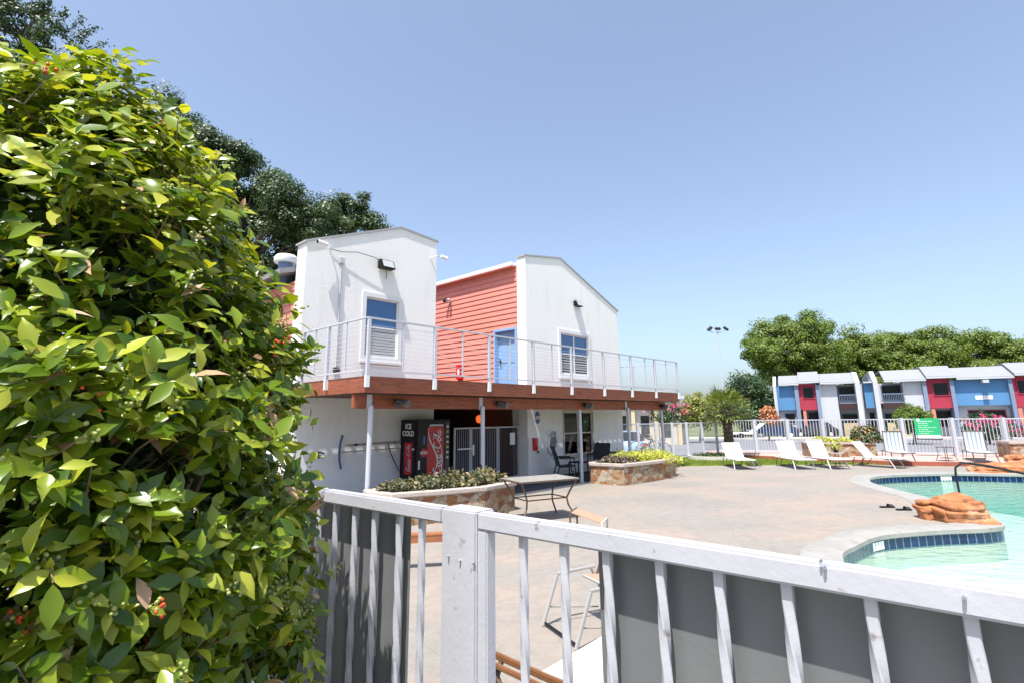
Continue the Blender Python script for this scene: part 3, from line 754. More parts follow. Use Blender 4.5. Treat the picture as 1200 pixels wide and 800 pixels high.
def beamlamp(a_, label):
    t = thing('beam_lamp', label, 'lamp', ab(a_, .42, 2.25), TH, 'twin-head lamps fixed to the lower balcony beam')
    MB().lathe([(.05, 0), (.055, .03)], 12).build('mount', M['black'], t)
    for sx in (-1, 1):
        h = MB().tube([(sx * .05, -.03, .02), (sx * .10, -.13, -.03), (sx * .13, -.22, -.06)], [.035, .075, .085], 14).build('lamp_head', M['blackmetal'] if sx < 0 else M['lampgrey'], t, True)
        MB().lathe([(.07, 0), (.02, .004)], 12, (0, 0, 0)).build('lens', M['greyglass'], h).location = (sx * .13, -.225, -.06)
beamlamp(-6.6, 'dark twin-head lamp on the beam just right of the leftmost balcony post')
beamlamp(-3.55, 'dark twin-head lamp on the beam above the vending machine and gates')
beamlamp(.22, 'dark twin-head lamp on the beam above the post beside the black chairs')
beamlamp(5.1, 'dark twin-head lamp at the right end of the balcony beam')
t = thing('side_wall_lamp', 'small twin-head lamp high on the coral clapboard wall', 'wall light', ab(-.40, 6.0, 6.25), TH)
MB().box(-.05, 0, -.06, .06, -.06, .06).build('mount', M['silver'], t)
for s in (-1, 1): MB().tube([(-.05, s * .05, 0), (-.15, s * .08, .02), (-.24, s * .10, -.03)], [.03, .06, .065], 12).build('lamp_head', M['silver'] if s < 0 else M['black'], t, True)
t = thing('security_camera', 'white bullet security camera at the top left of the left gable', 'security camera', ab(-6.75, BL, 6.33), TH)
MB().tube([(-.42, -.22, .02), (-.15, -.18, .0)], [.06, .06], 14).build('camera_body', M['white'], t, True)
MB().tube([(-.425, -.22, .02), (-.435, -.22, .02)], .05, 14).build('lens', M['black'], t, True)
MB().tube([(-.18, -.18, 0), (0, -.1, 0), (.02, 0, -.02)], .022, 8).build('bracket', M['white'], t, True)
t = thing('wall_cable', 'thin brown cable looping from the camera across the left gable', 'cable', ab(-6.7, BL, 6.3), TH)
MB().tube([(0, -.03, 0), (.3, -.06, -.02), (.75, -.10, .06), (1.3, -.12, .02), (1.7, -.09, -.14), (1.72, -.05, -.5)], .010, 6).build('cable_run', M['bronze'], t, True)
t = thing('wall_conduit', 'thin vertical white conduit with a junction box on the left gable', 'conduit', ab(-6.38, BL, 3.2), TH)
MB().tube([(0, -.03, 0), (0, -.03, 2.75)], .022, 8).build('pipe', M['greymetal'], t, True)
MB().box(-.07, .07, -.08, -.002, 2.76, 2.92).build('junction_box', M['greymetal'], t, bevel=.008)
MB().box(-.06, .09, -.10, -.002, .0, -.14).build('outlet_box', M['blackmetal'], t, bevel=.008)
t = thing('corner_lamp_arm', 'small white lamp on an arm at the right edge of the left gable', 'wall light', ab(-3.35, BL, 6.75), TH)
MB().tube([(0, -.01, 0), (.12, -.16, .10), (.34, -.2, .06)], .018, 8).build('arm', M['silver'], t, True)
MB().tube([(.25, -.2, .1), (.45, -.24, .05)], [.05, .06], 12).build('lamp_head', M['white'], t, True)
t = thing('alarm_box', 'small red pull box on a stand in front of the coral wall', 'alarm box', ab(-.44, 5.35, 2.76), TH)
MB().box(-.05, .0, -.06, .06, 0, .5).build('stand', M['red'], t)
MB().box(-.09, .0, -.14, .14, .502, 1.02).build('box', M['red'], t, bevel=.01)
MB().box(-.095, -.0902, -.05, .05, .66, .86).build('notice', M['white'], t)
# ------------------------------------------------------------------ passage gates
M['gatedark'] = mat('gate_bars', (.10, .075, .075), .5)
M['gatebar'] = mat('gate_bar_grey', (.26, .27, .31), .45)
def bar_gate(a0, a1, b_, label, dense, sheet=False):
    t = thing('passage_gate', label, 'gate', ab(a0, b_, 0), TH, 'metal gates closing the passage under the balcony')
    wd = a1 - a0; f_ = .045
    mb = MB(); mb.box(0, f_, -.025, .025, .04, 1.62); mb.box(wd - f_, wd, -.025, .025, .04, 1.62); mb.box(f_, wd - f_, -.023, .023, 1.575, 1.618); mb.box(f_, wd - f_, -.023, .023, .06, .1)
    mb.build('gate_frame', M['greymetal'], t, bevel=.004)
    n_ = int(wd / dense)
    for i in range(1, n_):
        x = f_ + (wd - 2 * f_) * i / n_
        MB().box(x - .008, x + .008, -.008, .008, .1, 1.574).build('bar', M['gatebar'] if not sheet else M['gatedark'], t)
    return t
bar_gate(-3.08, -2.45, 2.62, 'narrow grey barred gate panel right beside the vending machine', .085)
g2 = bar_gate(-2.43, -1.32, 2.62, 'grey barred gate with a push bar and lock box', .085)
MB().box(.02, .10, -.06, -.027, .82, 1.12).build('lock_box', M['silver'], g2, bevel=.006)
MB().box(-.55, .0, -.07, -.04, 1.0, 1.04).build('push_bar', M['silver'], g2)
g3 = bar_gate(-1.29, -.36, 2.62, 'dark closely barred gate with a white notice left of the wall sign', .06, True)
MB().box(.50, .72, -.05, -.03, 1.05, 1.42).build('notice', M['white'], g3)
t = thing('passage_lantern', 'small glowing orange lantern hanging in the dark passage', 'lantern', ab(-.75, 4.0, 1.86), TH)
MB().lathe([(.05, -.14), (.12, -.10), (.13, .06), (.05, .12)], 12).build('lantern_shade', mat('orange_lantern', (.6, .12, .03), .5, emit=(1, .16, .03, .5)), t, True)
MB().tube([(0, 0, .12), (0, 0, .29)], .008, 6).build('cord', M['black'], t)
# ------------------------------------------------------------------ vending machine
vm = thing('vending_machine', 'black vending machine with red cola can pictures and ICE COLD on its side', 'vending machine', ab(-4.30, 2.72, 0), TH)
MB().box(0, 1.18, .06, .76, .08, 1.86).build('cabinet', M['black'], vm, bevel=.015)
MB().box(.012, 1.168, -.0, .057, .10, 1.85).build('front_door', mat('dark_front_panel', (.010, .009, .011), .4, spec=.3), vm, bevel=.012)
for x in (.12, 1.06):
    for y in (.15, .65): MB().lathe([(.03, 0), (.03, .08)], 10, (x, y, 0)).build('foot', M['blackmetal'], vm)
M['canred'] = mat('printed_red', (.50, .012, .015), .3, .12, 4)
M['canblue'] = mat('printed_blue', (.03, .12, .42), .3)
M['cansilver'] = mat('printed_silver', (.55, .57, .62), .3)
def can(x0, x1, z0, z1, plane, off):
    """red can picture, slightly domed; plane 'f' front (y=-), 's' side (x=-)"""
    n_ = 10; vs = []; fs = []
    prof = [(z0, .86), (z0 + (z1 - z0) * .05, 1), (z0 + (z1 - z0) * .90, 1), (z0 + (z1 - z0) * .96, .82)]
    for z, r in prof:
        for i in range(n_ + 1):
            u = -1 + 2 * i / n_; x = (x0 + x1) / 2 + u * r * (x1 - x0) / 2; bul = (1 - u * u) * .02
            zz_ = z - (1 - u * u) * .02
            vs.append((x, -off - bul, zz_) if plane == 'f' else (-off - bul, x, zz_))
    for j in range(3):
        for i in range(n_): fs.append((j * (n_ + 1) + i, j * (n_ + 1) + i + 1, (j + 1) * (n_ + 1) + i + 1, (j + 1) * (n_ + 1) + i))
    return MB().add(vs, fs).build('can_picture', M['canred'], vm, True)
can(.34, .94, .26, 1.74, 'f', .003)
c_ = MB().lathe([(.24, 0), (.25, .02), (.22, .05)], 16, (0, 0, 0)); c_.v = [(x, y * .10, z) for x, y, z in c_.v]
c_ = c_.build('can_rim', M['cansilver'], vm, True); c_.location = (.64, -.028, 1.68)
def script_logo(name, mt, par, size, place):
    """flowing slanted script built from round strokes; place maps (x along the word, y up, lift) to local space"""
    def arc(cx, cy, rx, ry, a0, a1, n=12): return [(cx + rx * math.cos(R_(a0 + (a1 - a0) * i / n)), cy + ry * math.sin(R_(a0 + (a1 - a0) * i / n))) for i in range(n + 1)]
    st = [arc(.55, .62, .42, .55, 50, 300, 16) + [(1.0, .35), (1.3, .6)], arc(1.35, .28, .2, .26, 80, 440), arc(1.95, .28, .2, .26, 50, 320) + [(2.2, .2)], arc(2.5, .28, .2, .26, 30, 390) + [(2.72, .05), (2.9, .12)], [(3.0, .42), (3.35, .46)],
          arc(4.0, .62, .42, .55, 50, 300, 16) + [(4.45, .35), (4.8, .6), (5.3, 1.2), (4.6, 1.25)], arc(4.85, .28, .2, .26, 80, 440), [(5.15, .3), (5.4, .9), (5.38, 1.2), (5.25, 1.1), (5.28, .3), (5.42, .05), (5.6, .2)], arc(5.85, .28, .2, .26, 30, 390) + [(6.07, .05), (6.3, .2)],
          [(.1, -.25), (.8, -.12), (1.8, -.22), (3.0, -.12)]]
    for l in st:
        pts = [Vector(place((x + y * .25) * size, y * size, 0)) for x, y in l]; n_ = len(pts)
        MB().tube(pts, [size * (.045 + .05 * abs(math.sin(3.1 * i / n_ + .3))) for i in range(n_)], 6).build(name, mt, par, True)
script_logo('brand_lettering', M['white'], vm, .195, lambda x, y, l: (.80 - y * 1.15, -.036, .36 + x))
mb = MB(); pts = []
for i in range(25):
    s = i / 24; pts.append((.52 + .16 * math.sin(s * 5.2), -.03, .34 + 1.3 * s))
mb.tube(pts, [.004 + .016 * math.sin(math.pi * i / 24) for i in range(25)], 6); mb.build('white_ribbon', M['white'], vm, True)
pts = [(.80 + .06 * math.sin(i / 14 * 3), -.026, .32 + .8 * i / 14) for i in range(15)]
MB().tube(pts, .012, 6).build('white_ribbon', M['white'], vm, True)
mb = MB(); mb.lathe([(.11, 0), (.11, .012)], 20); o_ = mb.build('cold_badge', M['canred'], vm); o_.location = (.22, -.004, .98); o_.rotation_euler = (R_(90), 0, 0)
text('badge_lettering', 'COLD', .09, M['white'], vm, (.22, -.020, .98), (R_(90), 0, 0), 0, .001, .004)
MB().box(.20, .27, -.006, -.001, 1.20, 1.42).build('blue_label', M['canblue'], vm)
MB().box(.98, 1.12, -.012, -.001, .35, 1.78).build('button_panel', mat('button_strip', (.05, .05, .055), .3), vm)
for i, z in enumerate((1.66, 1.52, 1.38, 1.24, 1.10, .96, .82)):
    MB().box(1.01, 1.09, -.024, -.013, z - .03, z + .03).build('selection_button', M['white'] if i % 3 != 1 else mat('yellow_button', (.6, .55, .1), .4), vm, bevel=.006)
MB().box(.04, .10, -.02, -.001, .55, .78).build('coin_plate', M['silver'], vm, bevel=.004)
c_ = can(.20, .56, .42, 1.30, 's', .003)
script_logo('side_brand_lettering', M['cansilver'], vm, .115, lambda x, y, l: (-.028, .44 - 0 - (.16 - y), .48 + x))
text('side_lettering', 'ICE\nCOLD', .19, M['white'], vm, (-.006, .40, 1.58), (R_(90), 0, R_(-90)), 0, .002, .006)
MB().box(-.012, -.001, .12, .2, 1.06, 1.10).build('side_label', M['white'], vm)
MB().box(-.010, -.001, .09, .70, .10, .30).build('splash_print', M['canblue'], vm)
# ------------------------------------------------------------------ things on the lower walls
t = thing('pool_brush', 'long pool brush pole with curved blue head hung level on the white wall', 'pool brush', ab(-6.16, BL - .06, 1.08), TH)
MB().tube([(0.03, -.03, 0), (1.76, -.03, .02)], .016, 8).build('pole', mat('aluminium_pole', (.5, .46, .40), .35), t, True)
MB().tube([(.03, -.05, -.40), (-.03, -.06, -.2), (-.045, -.06, 0), (-.03, -.06, .22), (.03, -.05, .42)], .028, 8).build('brush_head', mat('brush_blue', (.03, .08, .22), .4), t, True)
t = thing('skimmer_pole', 'tan pole hung on the white wall above the pool brush', 'pole', ab(-5.98, BL - .06, 1.24), TH)
MB().tube([(0, -.03, 0), (1.62, -.03, .03)], .019, 8).build('pole', mat('tan_pole', (.36, .26, .15), .5), t, True)
MB().tube([(.2, -.03, .004), (.3, -.03, .006)], .026, 8).build('grip', M['black'], t, True)
for a_ in (.5, 1.45): MB().tube([(a_, .055, .02), (a_, -.05, -.02), (a_, -.05, .05)], .009, 6).build('hook', M['blackmetal'], t, True)
t = thing('hose_tap', 'small dark tap with a curved handle on the white wall left of the brush', 'tap', ab(-6.75, BL, 1.05), TH)
MB().tube([(0, 0, 0), (0, -.10, 0), (0, -.14, -.08)], .022, 8).build('spout', M['blackmetal'], t, True)
MB().tube([(-.14, -.08, .03), (-.05, -.10, .06), (.06, -.10, .06), (.16, -.08, .02)], .018, 8).build('handle', M['blackmetal'], t, True)
t = thing('hanging_hose', 'black hose loop hanging from the poles beside the vending machine', 'hose', ab(-4.75, BL - .1, 1.2), TH)
MB().tube([(0, 0, .05), (.06, -.02, -.2), (.2, -.03, -.45), (.36, -.02, -.7)], .014, 8).build('hose', M['black'], t, True)
t = thing('oval_sign', 'blue oval sign with a white band on the wall right of the gates', 'sign', ab(.11, BR, 1.88), TH)
mb = MB(); mb.lathe([(1, 0), (1, .012)], 28); mb.v = [(x * .125, y * .20, z) for x, y, z in mb.v]; o_ = mb.build('plate', mat('sign_blue', (.05, .12, .35), .4), t); o_.rotation_euler = (R_(90), 0, 0); o_.location = (0, -.004, 0)
MB().box(-.115, .115, -.0205, -.018, -.05, .05).build('band', M['white'], t)
text('lettering', 'POOL', .075, M['red'], t, (0, -.023, 0), (R_(90), 0, 0), 0, .001, .002)
t = thing('fire_extinguisher', 'red and white fire extinguisher cabinet on the white wall under the oval sign', 'extinguisher', ab(.0, BR, 1.08), TH)
MB().box(-.16, -.02, -.12, -.002, -.22, .16).build('cabinet_side', M['red'], t, bevel=.01)
MB().box(-.018, .16, -.13, -.002, -.24, .15).build('cabinet_front', M['white'], t, bevel=.01)
MB().box(-.015, .12, -.015, -.002, .20, .30).build('notice', M['white'], t)
MB().lathe([(.03, 0), (.03, .05)], 10, (.05, -.07, -.3)).build('valve', M['black'], t)
t = thing('life_ring', 'white life ring with coiled rope hanging on the wall left of the window', 'life ring', ab(.76, BR, 1.02), TH)
mb = MB(); n_ = 28; ring = [(.19 * math.cos(2 * math.pi * i / n_), -.07, .27 * math.sin(2 * math.pi * i / n_)) for i in range(n_ + 1)]
mb.tube(ring, .055, 10, False).build('ring', M['white'], t, True)
mb = MB(); rs = []
rng = random.Random(3)
for i in range(140): rs.append((.14 * math.cos(i * .55) * (1 - .3 * math.sin(i * .07)), -.12 + rng.uniform(-.03, .02), -.1 + .42 * (i / 140) + .12 * math.sin(i * .55)))
mb.tube(rs, .012, 5).build('rope', mat('rope', (.30, .33, .36), .8), t, True)
MB().tube([(-.12, -.08, -.2), (-.10, -.1, -.42), (-.06, -.1, -.30), (.02, -.1, -.5), (.1, -.1, -.28)], .012, 6).build('rope_end', M['rope_'] if 'rope_' in M else mat('rope_grey', (.3, .33, .36), .8), t, True)
t = thing('safety_pole', 'short white pole leaning at the corner right of the dark barred gate', 'pole', ab(-.42, BR - .05, .0), TH)
MB().tube([(-.06, -.1, .55), (.06, .0, 1.25)], .022, 8).build('pole', M['white'], t, True)
# posters standing inside the lower window
t = thing('window_poster', 'red, white and dark poster inside the upper left lower-floor window pane', 'poster', ab(1.93, BR + .12, 1.70), TH)
MB().box(-.36, .36, 0, .004, -.3, .3).build('sheet', mat('poster_dark', (.05, .04, .05), .5), t)
mb = MB(); mb.tube([(-.3, -.006, -.12), (-.1, -.006, .02), (.12, -.006, -.06), (.3, -.006, .1)], .045, 8); mb.build('swoosh', M['white'], t, True)
MB().box(-.3, .2, -.006, -.002, -.27, -.10).build('red_block', M['red'], t)
t = thing('window_poster', 'green poster inside the upper right lower-floor window pane', 'poster', ab(2.80, BR + .12, 1.70), TH)
MB().box(-.34, .34, 0, .004, -.3, .3).build('sheet', mat('poster_green', (.03, .25, .10), .5), t)
# ------------------------------------------------------------------ stone planters
def planter(name, label, loop, h, caph, loc, plants, lab2=None):
    t = thing(name, label, 'planter', loc, 0, 'stone planters')
    lp = [(x - loc[0], y - loc[1]) for x, y in loop]; n_ = len(lp); inn_ = offset(lp, -.16)
    mb = MB(); vs = [(x, y, z) for z in (-.05, h) for x, y in lp]
    mb.add(vs, [(i, (i + 1) % n_, (i + 1) % n_ + n_, i + n_) for i in range(n_)]); mb.build('stone_wall', M['stone'], t)
    o1, i1 = offset(lp, .05), offset(lp, -.20)
    vs = [(x, y, h) for x, y in o1] + [(x, y, h + caph) for x, y in o1] + [(x, y, h + caph) for x, y in i1] + [(x, y, h - .1) for x, y in i1]
    MB().add(vs, [(r * n_ + i, r * n_ + (i + 1) % n_, (r + 1) * n_ + (i + 1) % n_, (r + 1) * n_ + i) for r in range(3) for i in range(n_)] + [(i, i + 3 * n_, (i + 1) % n_ + 3 * n_, (i + 1) % n_) for i in range(n_)]).build('cap', M['concrete_cap'], t, bevel=.008)
    MB().flat(i1, h - .03).build('soil', M['soil'], t, fix=False)
    return t
def bed_plants(name, label, cat, loop, z0, hgt, mt, n, leaf, seed, group, spread=.1, aspect=.6, sub=None):
    rng = np.random.default_rng(seed); tl_ = [Vector((x, y, 0)) for x, y in loop]; tr_ = tessellate_polygon([tl_])
    xs_ = [p[0] for p in loop]; ys_ = [p[1] for p in loop]; P = []
    while len(P) < n:
        x, y = rng.uniform(min(xs_), max(xs_)), rng.uniform(min(ys_), max(ys_))
        if any(intersect_point_tri_2d(Vector((x, y)), tl_[a].xy, tl_[b].xy, tl_[c].xy) for a, b, c in tr_):
            hh = hgt * (.55 + .6 * noise.noise(Vector((x * 2.5, y * 2.5, seed)))) + .04
            P.append((x + rng.normal() * spread, y + rng.normal() * spread, z0 + hh * rng.random() ** .5))
    P = np.array(P); c = P.mean(0); c[2] = z0
    t = thing(name, label, cat, tuple(c), 0, group)
    N = rng.normal(size=P.shape) * .6 + [0, -.15, .7]
    leaf_mesh('foliage', P - c, N, leaf, mt, t, rng, aspect, 1)
    mb = MB()
    for i in range(60):
        q = P[rng.integers(len(P))] - c; mb.tube([(q[0] + rng.normal() * .04, q[1] + rng.normal() * .04, 0), tuple(q)], [.008, .004], 5)
    mb.build('stems', M['twig'], t)['kind'] = 'stuff'
    return t
def w2(a, b): q = ab(a, b); return (q.x, q.y)
PL1 = [w2(-5.72, -1.36), w2(-4.75, -1.25), w2(-4.4, -.4), w2(-4.7, .1), w2(-5.6, .22), w2(-6.6, .22), w2(-7.45, .15), w2(-7.58, -.2), w2(-7.45, -.75), w2(-6.6, -1.1)]
planter('stone_planter', 'low stone planter with variegated shrubs behind the gate post', PL1, .50, .07, (PL1[0][0], PL1[0][1], 0), None)
bed_plants('planter_shrub', 'low variegated green and pink shrub filling the stone planter by the vending machine', 'shrub', offset(PL1, -.22), .50, .30, M['leaf_mixed'], 3600, .085, 3, None, .06)
PL2 = [w2(-.07, .06), w2(.09, -.94), w2(.9, -1.06), w2(1.9, -1.12), w2(2.9, -1.05), w2(3.42, -.85), w2(3.62, -.3), w2(3.5, .35), w2(2.9, .55), w2(1.4, .5), w2(.3, .35)]
planter('stone_planter', 'long stone planter with dusky and lime plants under the right end of the balcony', PL2, .50, .075, (PL2[0][0], PL2[0][1], 0), None)
pA = [w2(.12, .0), w2(.25, -.78), w2(1.15, -.85), w2(1.5, .3)]; pB = [w2(1.1, -.9), w2(2.8, -.95), w2(3.5, -.65), w2(3.5, .3), w2(1.3, .35)]
bed_plants('planter_shrub', 'low dusky purple ground plant at the left of the long stone planter', 'shrub', pA, .50, .26, M['leaf_purple'], 1500, .075, 4, None, .05)
bed_plants('planter_shrub', 'bright lime trailing plant spilling over the right of the long stone planter', 'shrub', pB, .50, .34, M['leaf_lime'], 5200, .065, 5, None, .07)
P = []; rng = np.random.default_rng(9)
# lime plant trailing over the rounded end
q = [w2(3.48, -.75), w2(3.7, -.3), w2(3.0, -1.12), w2(2.3, -1.2)]
for i in range(700):
    k_ = q[0] if i % 7 < 4 else q[2 if i % 2 else 3] if i % 7 < 6 else q[1]
    P.append((k_[0] + rng.normal() * .10, k_[1] + rng.normal() * .10, .62 - abs(rng.normal()) * (.22 if i % 7 < 4 else .08)))
P = np.array(P); tr_ = thing('trailing_plant', 'lime leaves hanging down the rounded end of the long stone planter', 'plant', tuple(P.mean(0)), 0)
leaf_mesh('foliage', P - P.mean(0), rng.normal(size=P.shape) + [0, -1, .3], .06, M['leaf_lime'], tr_, rng, .6, 1)
# ------------------------------------------------------------------ furniture
def patio_chair(name, label, loc, rz, frame, fabric, group=None, w_=.56):
    """faces local -y; origin between the front feet... centre of seat on ground"""
    t = thing(name, label, 'chair', loc, rz, group); h = w_ / 2
    for s in (-1, 1):
        x = s * h
        MB().tube([(x, -.30, 0), (x, -.24, .40), (x, -.22, .62), (x, -.10, .645), (x, .26, .62)], .016, 8).build('leg', frame, t, True)
        MB().tube([(x, .36, 0), (x, .24, .40), (x, .30, .66), (x, .42, .98)], .016, 8).build('leg', frame, t, True)
        MB().tube([(x, -.25, .40), (x, .24, .36)], .015, 8).build('side_rail', frame, t, True)
        mb = MB(); mb.box(x - .028, x + .028, -.24, .27, .642, .662); mb.build('armrest', frame, t, bevel=.008)
    MB().tube([(-h, .42, .98), (h, .42, .98)], .016, 8).build('top_bar', frame, t, True)
    MB().tube([(-h, -.27, .2), (h, -.27, .2)], .012, 8).tube([(-h, .31, .2), (h, .31, .2)], .012, 8).build('stretcher', frame, t, True)
    def sheet(pts, nm):
        mb = MB(); vs = []
        for y, z in pts:
            for x in (-h + .01, h - .01): vs.append((x, y, z))
        for y, z in pts:
            for x in (-h + .01, h - .01): vs.append((x, y + .006, z - .006))
        n_ = len(pts); fs = [(2 * i, 2 * i + 1, 2 * i + 3, 2 * i + 2) for i in range(n_ - 1)]; o2 = 2 * n_
        fs += [tuple(reversed([q + o2 for q in f])) for f in fs[:]]
        fs += [(0, o2, o2 + 1, 1), (2 * n_ - 2, 2 * n_ - 1, o2 + 2 * n_ - 1, o2 + 2 * n_ - 2)]
        for i in range(n_ - 1): fs += [(2 * i, 2 * i + 2, o2 + 2 * i + 2, o2 + 2 * i), (2 * i + 1, o2 + 2 * i + 1, o2 + 2 * i + 3, 2 * i + 3)]
        mb.add(vs, fs).build(nm, fabric, t)
    sheet([(-.26, .40), (-.1, .37), (.08, .355), (.22, .37)], 'seat'); sheet([(.235, .40), (.27, .55), (.33, .76), (.41, .975)], 'backrest')
    return t
M['black_sling'] = mat('black_sling_fabric', (.035, .04, .05), .7, .05, 30)
p = onb(668, 557, 1.35)
c1 = patio_chair('patio_chair', 'black sling armchair by the white wall, nearest the life ring', ab(.55, 1.45), R_(97), M['black'], M['black_sling'], 'black armchairs under the balcony')
for (a_, b_, r_, lb) in [(2.25, 1.35, TH - R_(80), 'black sling armchair under the window facing the one by the life ring'), (3.2, 1.5, TH + .5, 'black sling armchair farthest right, half hidden behind the planter')]:
    c = copy_tree(c1); c.location = ab(a_, b_); c.rotation_euler = (0, 0, r_); c['label'] = lb
t = thing('side_table', 'low black side table between the black armchairs', 'table', ab(1.4, 1.5), TH)
MB().box(-.28, .28, -.28, .28, .42, .45).build('table_top', M['black'], t, bevel=.01)
for sx in (-1, 1):
    for sy in (-1, 1): MB().box(sx * .25 - .015, sx * .25 + .015, sy * .25 - .015, sy * .25 + .015, 0, .42).build('leg', M['black'], t)
# patio dining table
t = thing('patio_table', 'rectangular glass-topped patio table with curved dark legs on the pool deck', 'table', (.50, 10.70, 0), math.atan2(.58, 1.07))
tt = MB().box(-.66, .66, -.42, .42, .70, .735).build('table_frame', M['bronze'], t, bevel=.012)
MB().box(-.645, .645, -.405, .405, .7355, .742).build('glass_top', mat('obscure_glass', (.42, .40, .36), .12, .05, 8, .1, 60), t)
for sx in (-1, 1):
    for sy in (-1, 1):
        MB().tube([(sx * .60, sy * .36, .70), (sx * .50, sy * .30, .52), (sx * .44, sy * .26, .38), (sx * .46, sy * .28, .25), (sx * .60, sy * .36, 0)], .017, 8).build('leg', M['bronze'], t, True)
MB().tube([(-.44, -.26, .38), (.44, -.26, .38)], .012, 8).tube([(-.44, .26, .38), (.44, .26, .38)], .012, 8).tube([(-.44, -.26, .38), (-.44, .26, .38)], .012, 8).tube([(.44, -.26, .38), (.44, .26, .38)], .012, 8).build('stretcher', M['bronze'], t, True)
# loungers
def lounger(label, foot, head, frame, fabric, up=62, group=None, bh=.62):
    foot = Vector(foot); head = Vector(head); d = (foot - head); rz = math.atan2(d.y, d.x); z0 = foot.z
    t = thing('sun_lounger', label, 'sun lounger', (head.x, head.y, z0), rz, group)
    Lg = 1.36; h = .32
    for s in (-1, 1):
        y = s * h
        MB().tube([(-.02, y, .33), (Lg + .28, y, .33)], .018, 8).build('side_rail', frame, t, True)
        MB().tube([(Lg - .12, y * .98, .33), (Lg + .08, y * 1.1, 0)], .017, 8).build('leg', frame, t, True)
    MB().tube([(.12, -h, .33), (.02, -h * 1.02, .02), (.02, h * 1.02, .02), (.12, h, .33)], .015, 8).build('leg', M['blackmetal'], t, True)
    MB().tube([(Lg + .28, -h, .33), (Lg + .28, h, .33)], .018, 8).build('foot_bar', frame, t, True)
    MB().tube([(.45, -h * .9, .31), (.25, -h * .9, .06), (.25, h * .9, .06), (.45, h * .9, .31)], .012, 6).build('brace', M['blackmetal'], t, True)
    hx = .48; a_ = R_(up)
    bx, bz = hx - math.cos(a_) * bh, .345 + math.sin(a_) * bh
    mb = MB(); mb.bar((hx, 0, .345), (bx, 0, bz), 2 * h - .03, .018, (0, 0, 1) if up < 89 else (0, 1, 0))
    # shape as thin slab of width along y
    mb = MB(); dx, dz = -math.sin(a_) * .012, -math.cos(a_) * .012
    n_ = 8; vs = []
    for i in range(n_ + 1):
        f = i / n_; x = hx + (bx - hx) * f; z = .345 + (bz - .345) * f; sag = math.sin(math.pi * f) * .02
        for y in (-h + .02, 0, h - .02):
            k_ = sag * (1.4 if y == 0 else 1); vs.append((x - math.sin(a_) * k_, y, z - math.cos(a_) * k_))
    fs = [(3 * i + j, 3 * i + j + 1, 3 * i + j + 4, 3 * i + j + 3) for i in range(n_) for j in (0, 1)]
    nv = len(vs); vs += [(x + dx, y, z + dz) for x, y, z in vs]; fs2 = [tuple(reversed([q + nv for q in f])) for f in fs]
    edge = [0, 1, 2] + [3 * i + 2 for i in range(1, n_ + 1)] + [3 * n_ + 1, 3 * n_] + [3 * i for i in range(n_ - 1, 0, -1)]
    fs3 = [(edge[i], edge[(i + 1) % len(edge)], edge[(i + 1) % len(edge)] + nv, edge[i] + nv) for i in range(len(edge))]
    mb.add(vs, fs + fs2 + fs3).build('backrest', fabric, t, True)
    MB().tube([(bx, -h, bz), (bx, h, bz)], .016, 8).tube([(hx, -h + .01, .345), (bx, -h + .01, bz)], .014, 8).tube([(hx, h - .01, .345), (bx, h - .01, bz)], .014, 8).build('back_frame', frame, t, True)
    mb = MB(); vs = []; n_ = 8
    for i in range(n_ + 1):
        f = i / n_; x = hx + (Lg + .26 - hx) * f
        for y in (-h + .02, 0, h - .02): vs.append((x, y, .35 - math.sin(math.pi * f) * (.03 if y == 0 else .01)))
    fs = [(3 * i + j, 3 * i + j + 1, 3 * i + j + 4, 3 * i + j + 3) for i in range(n_) for j in (0, 1)]
    nv = len(vs); vs += [(x, y, z - .012) for x, y, z in vs]
    mb.add(vs, fs + [tuple(reversed([q + nv for q in f])) for f in fs] + [(edge[i], edge[(i + 1) % len(edge)], edge[(i + 1) % len(edge)] + nv, edge[i] + nv) for i in range(len(edge))]).build('seat', fabric, t, True)
    return t
GL = 'white sling loungers in a row across the pool'
for (fu, fv, hu, hv, lb, up) in [(876, 550.3, 857.5, 545.2, 'white sling lounger farthest left, in front of the palm tree', 50), (940, 548.6, 920, 545, 'second white sling lounger from the palm, left of its twin', 58),
                             (974, 547.6, 953, 544.8, 'white sling lounger with the highest back, left of the small round table', 64), (1045, 547.3, 1004, 544.6, 'white sling lounger farthest right, in front of the stone planter with the bush', 52)]:
    f_ = gnd(fu, fv); h_ = gnd(hu, hv); lounger(lb, f_, h_, M['silver'], M['sling'], up, GL, .66)
# striped fabric
def stripes():
    Mx = mat('striped_sling', (.78, .78, .76), .8); n = Mx.node_tree; b = n.nodes['Principled BSDF']
    tc = n.nodes.new('ShaderNodeTexCoord'); w_ = n.nodes.new('ShaderNodeTexWave'); w_.wave_type = 'BANDS'; w_.bands_direction = 'Y'; w_.inputs['Scale'].default_value = 2.6; w_.inputs['Distortion'].default_value = 0
    rp = n.nodes.new('ShaderNodeValToRGB'); e = rp.color_ramp.elements; e[0].color = (.50, .50, .48, 1); e[0].position = .3; e[1].color = (.20, .28, .42, 1); e[1].position = .95
    k_ = e.new(.6); k_.color = (.42, .40, .28, 1); k_ = e.new(.45); k_.color = (.52, .52, .50, 1)
    n.links.new(tc.outputs['Object'], w_.inputs[0]); n.links.new(w_.outputs[0], rp.inputs[0]); n.links.new(rp.outputs[0], b.inputs['Base Color']); return Mx
M['stripe'] = stripes()
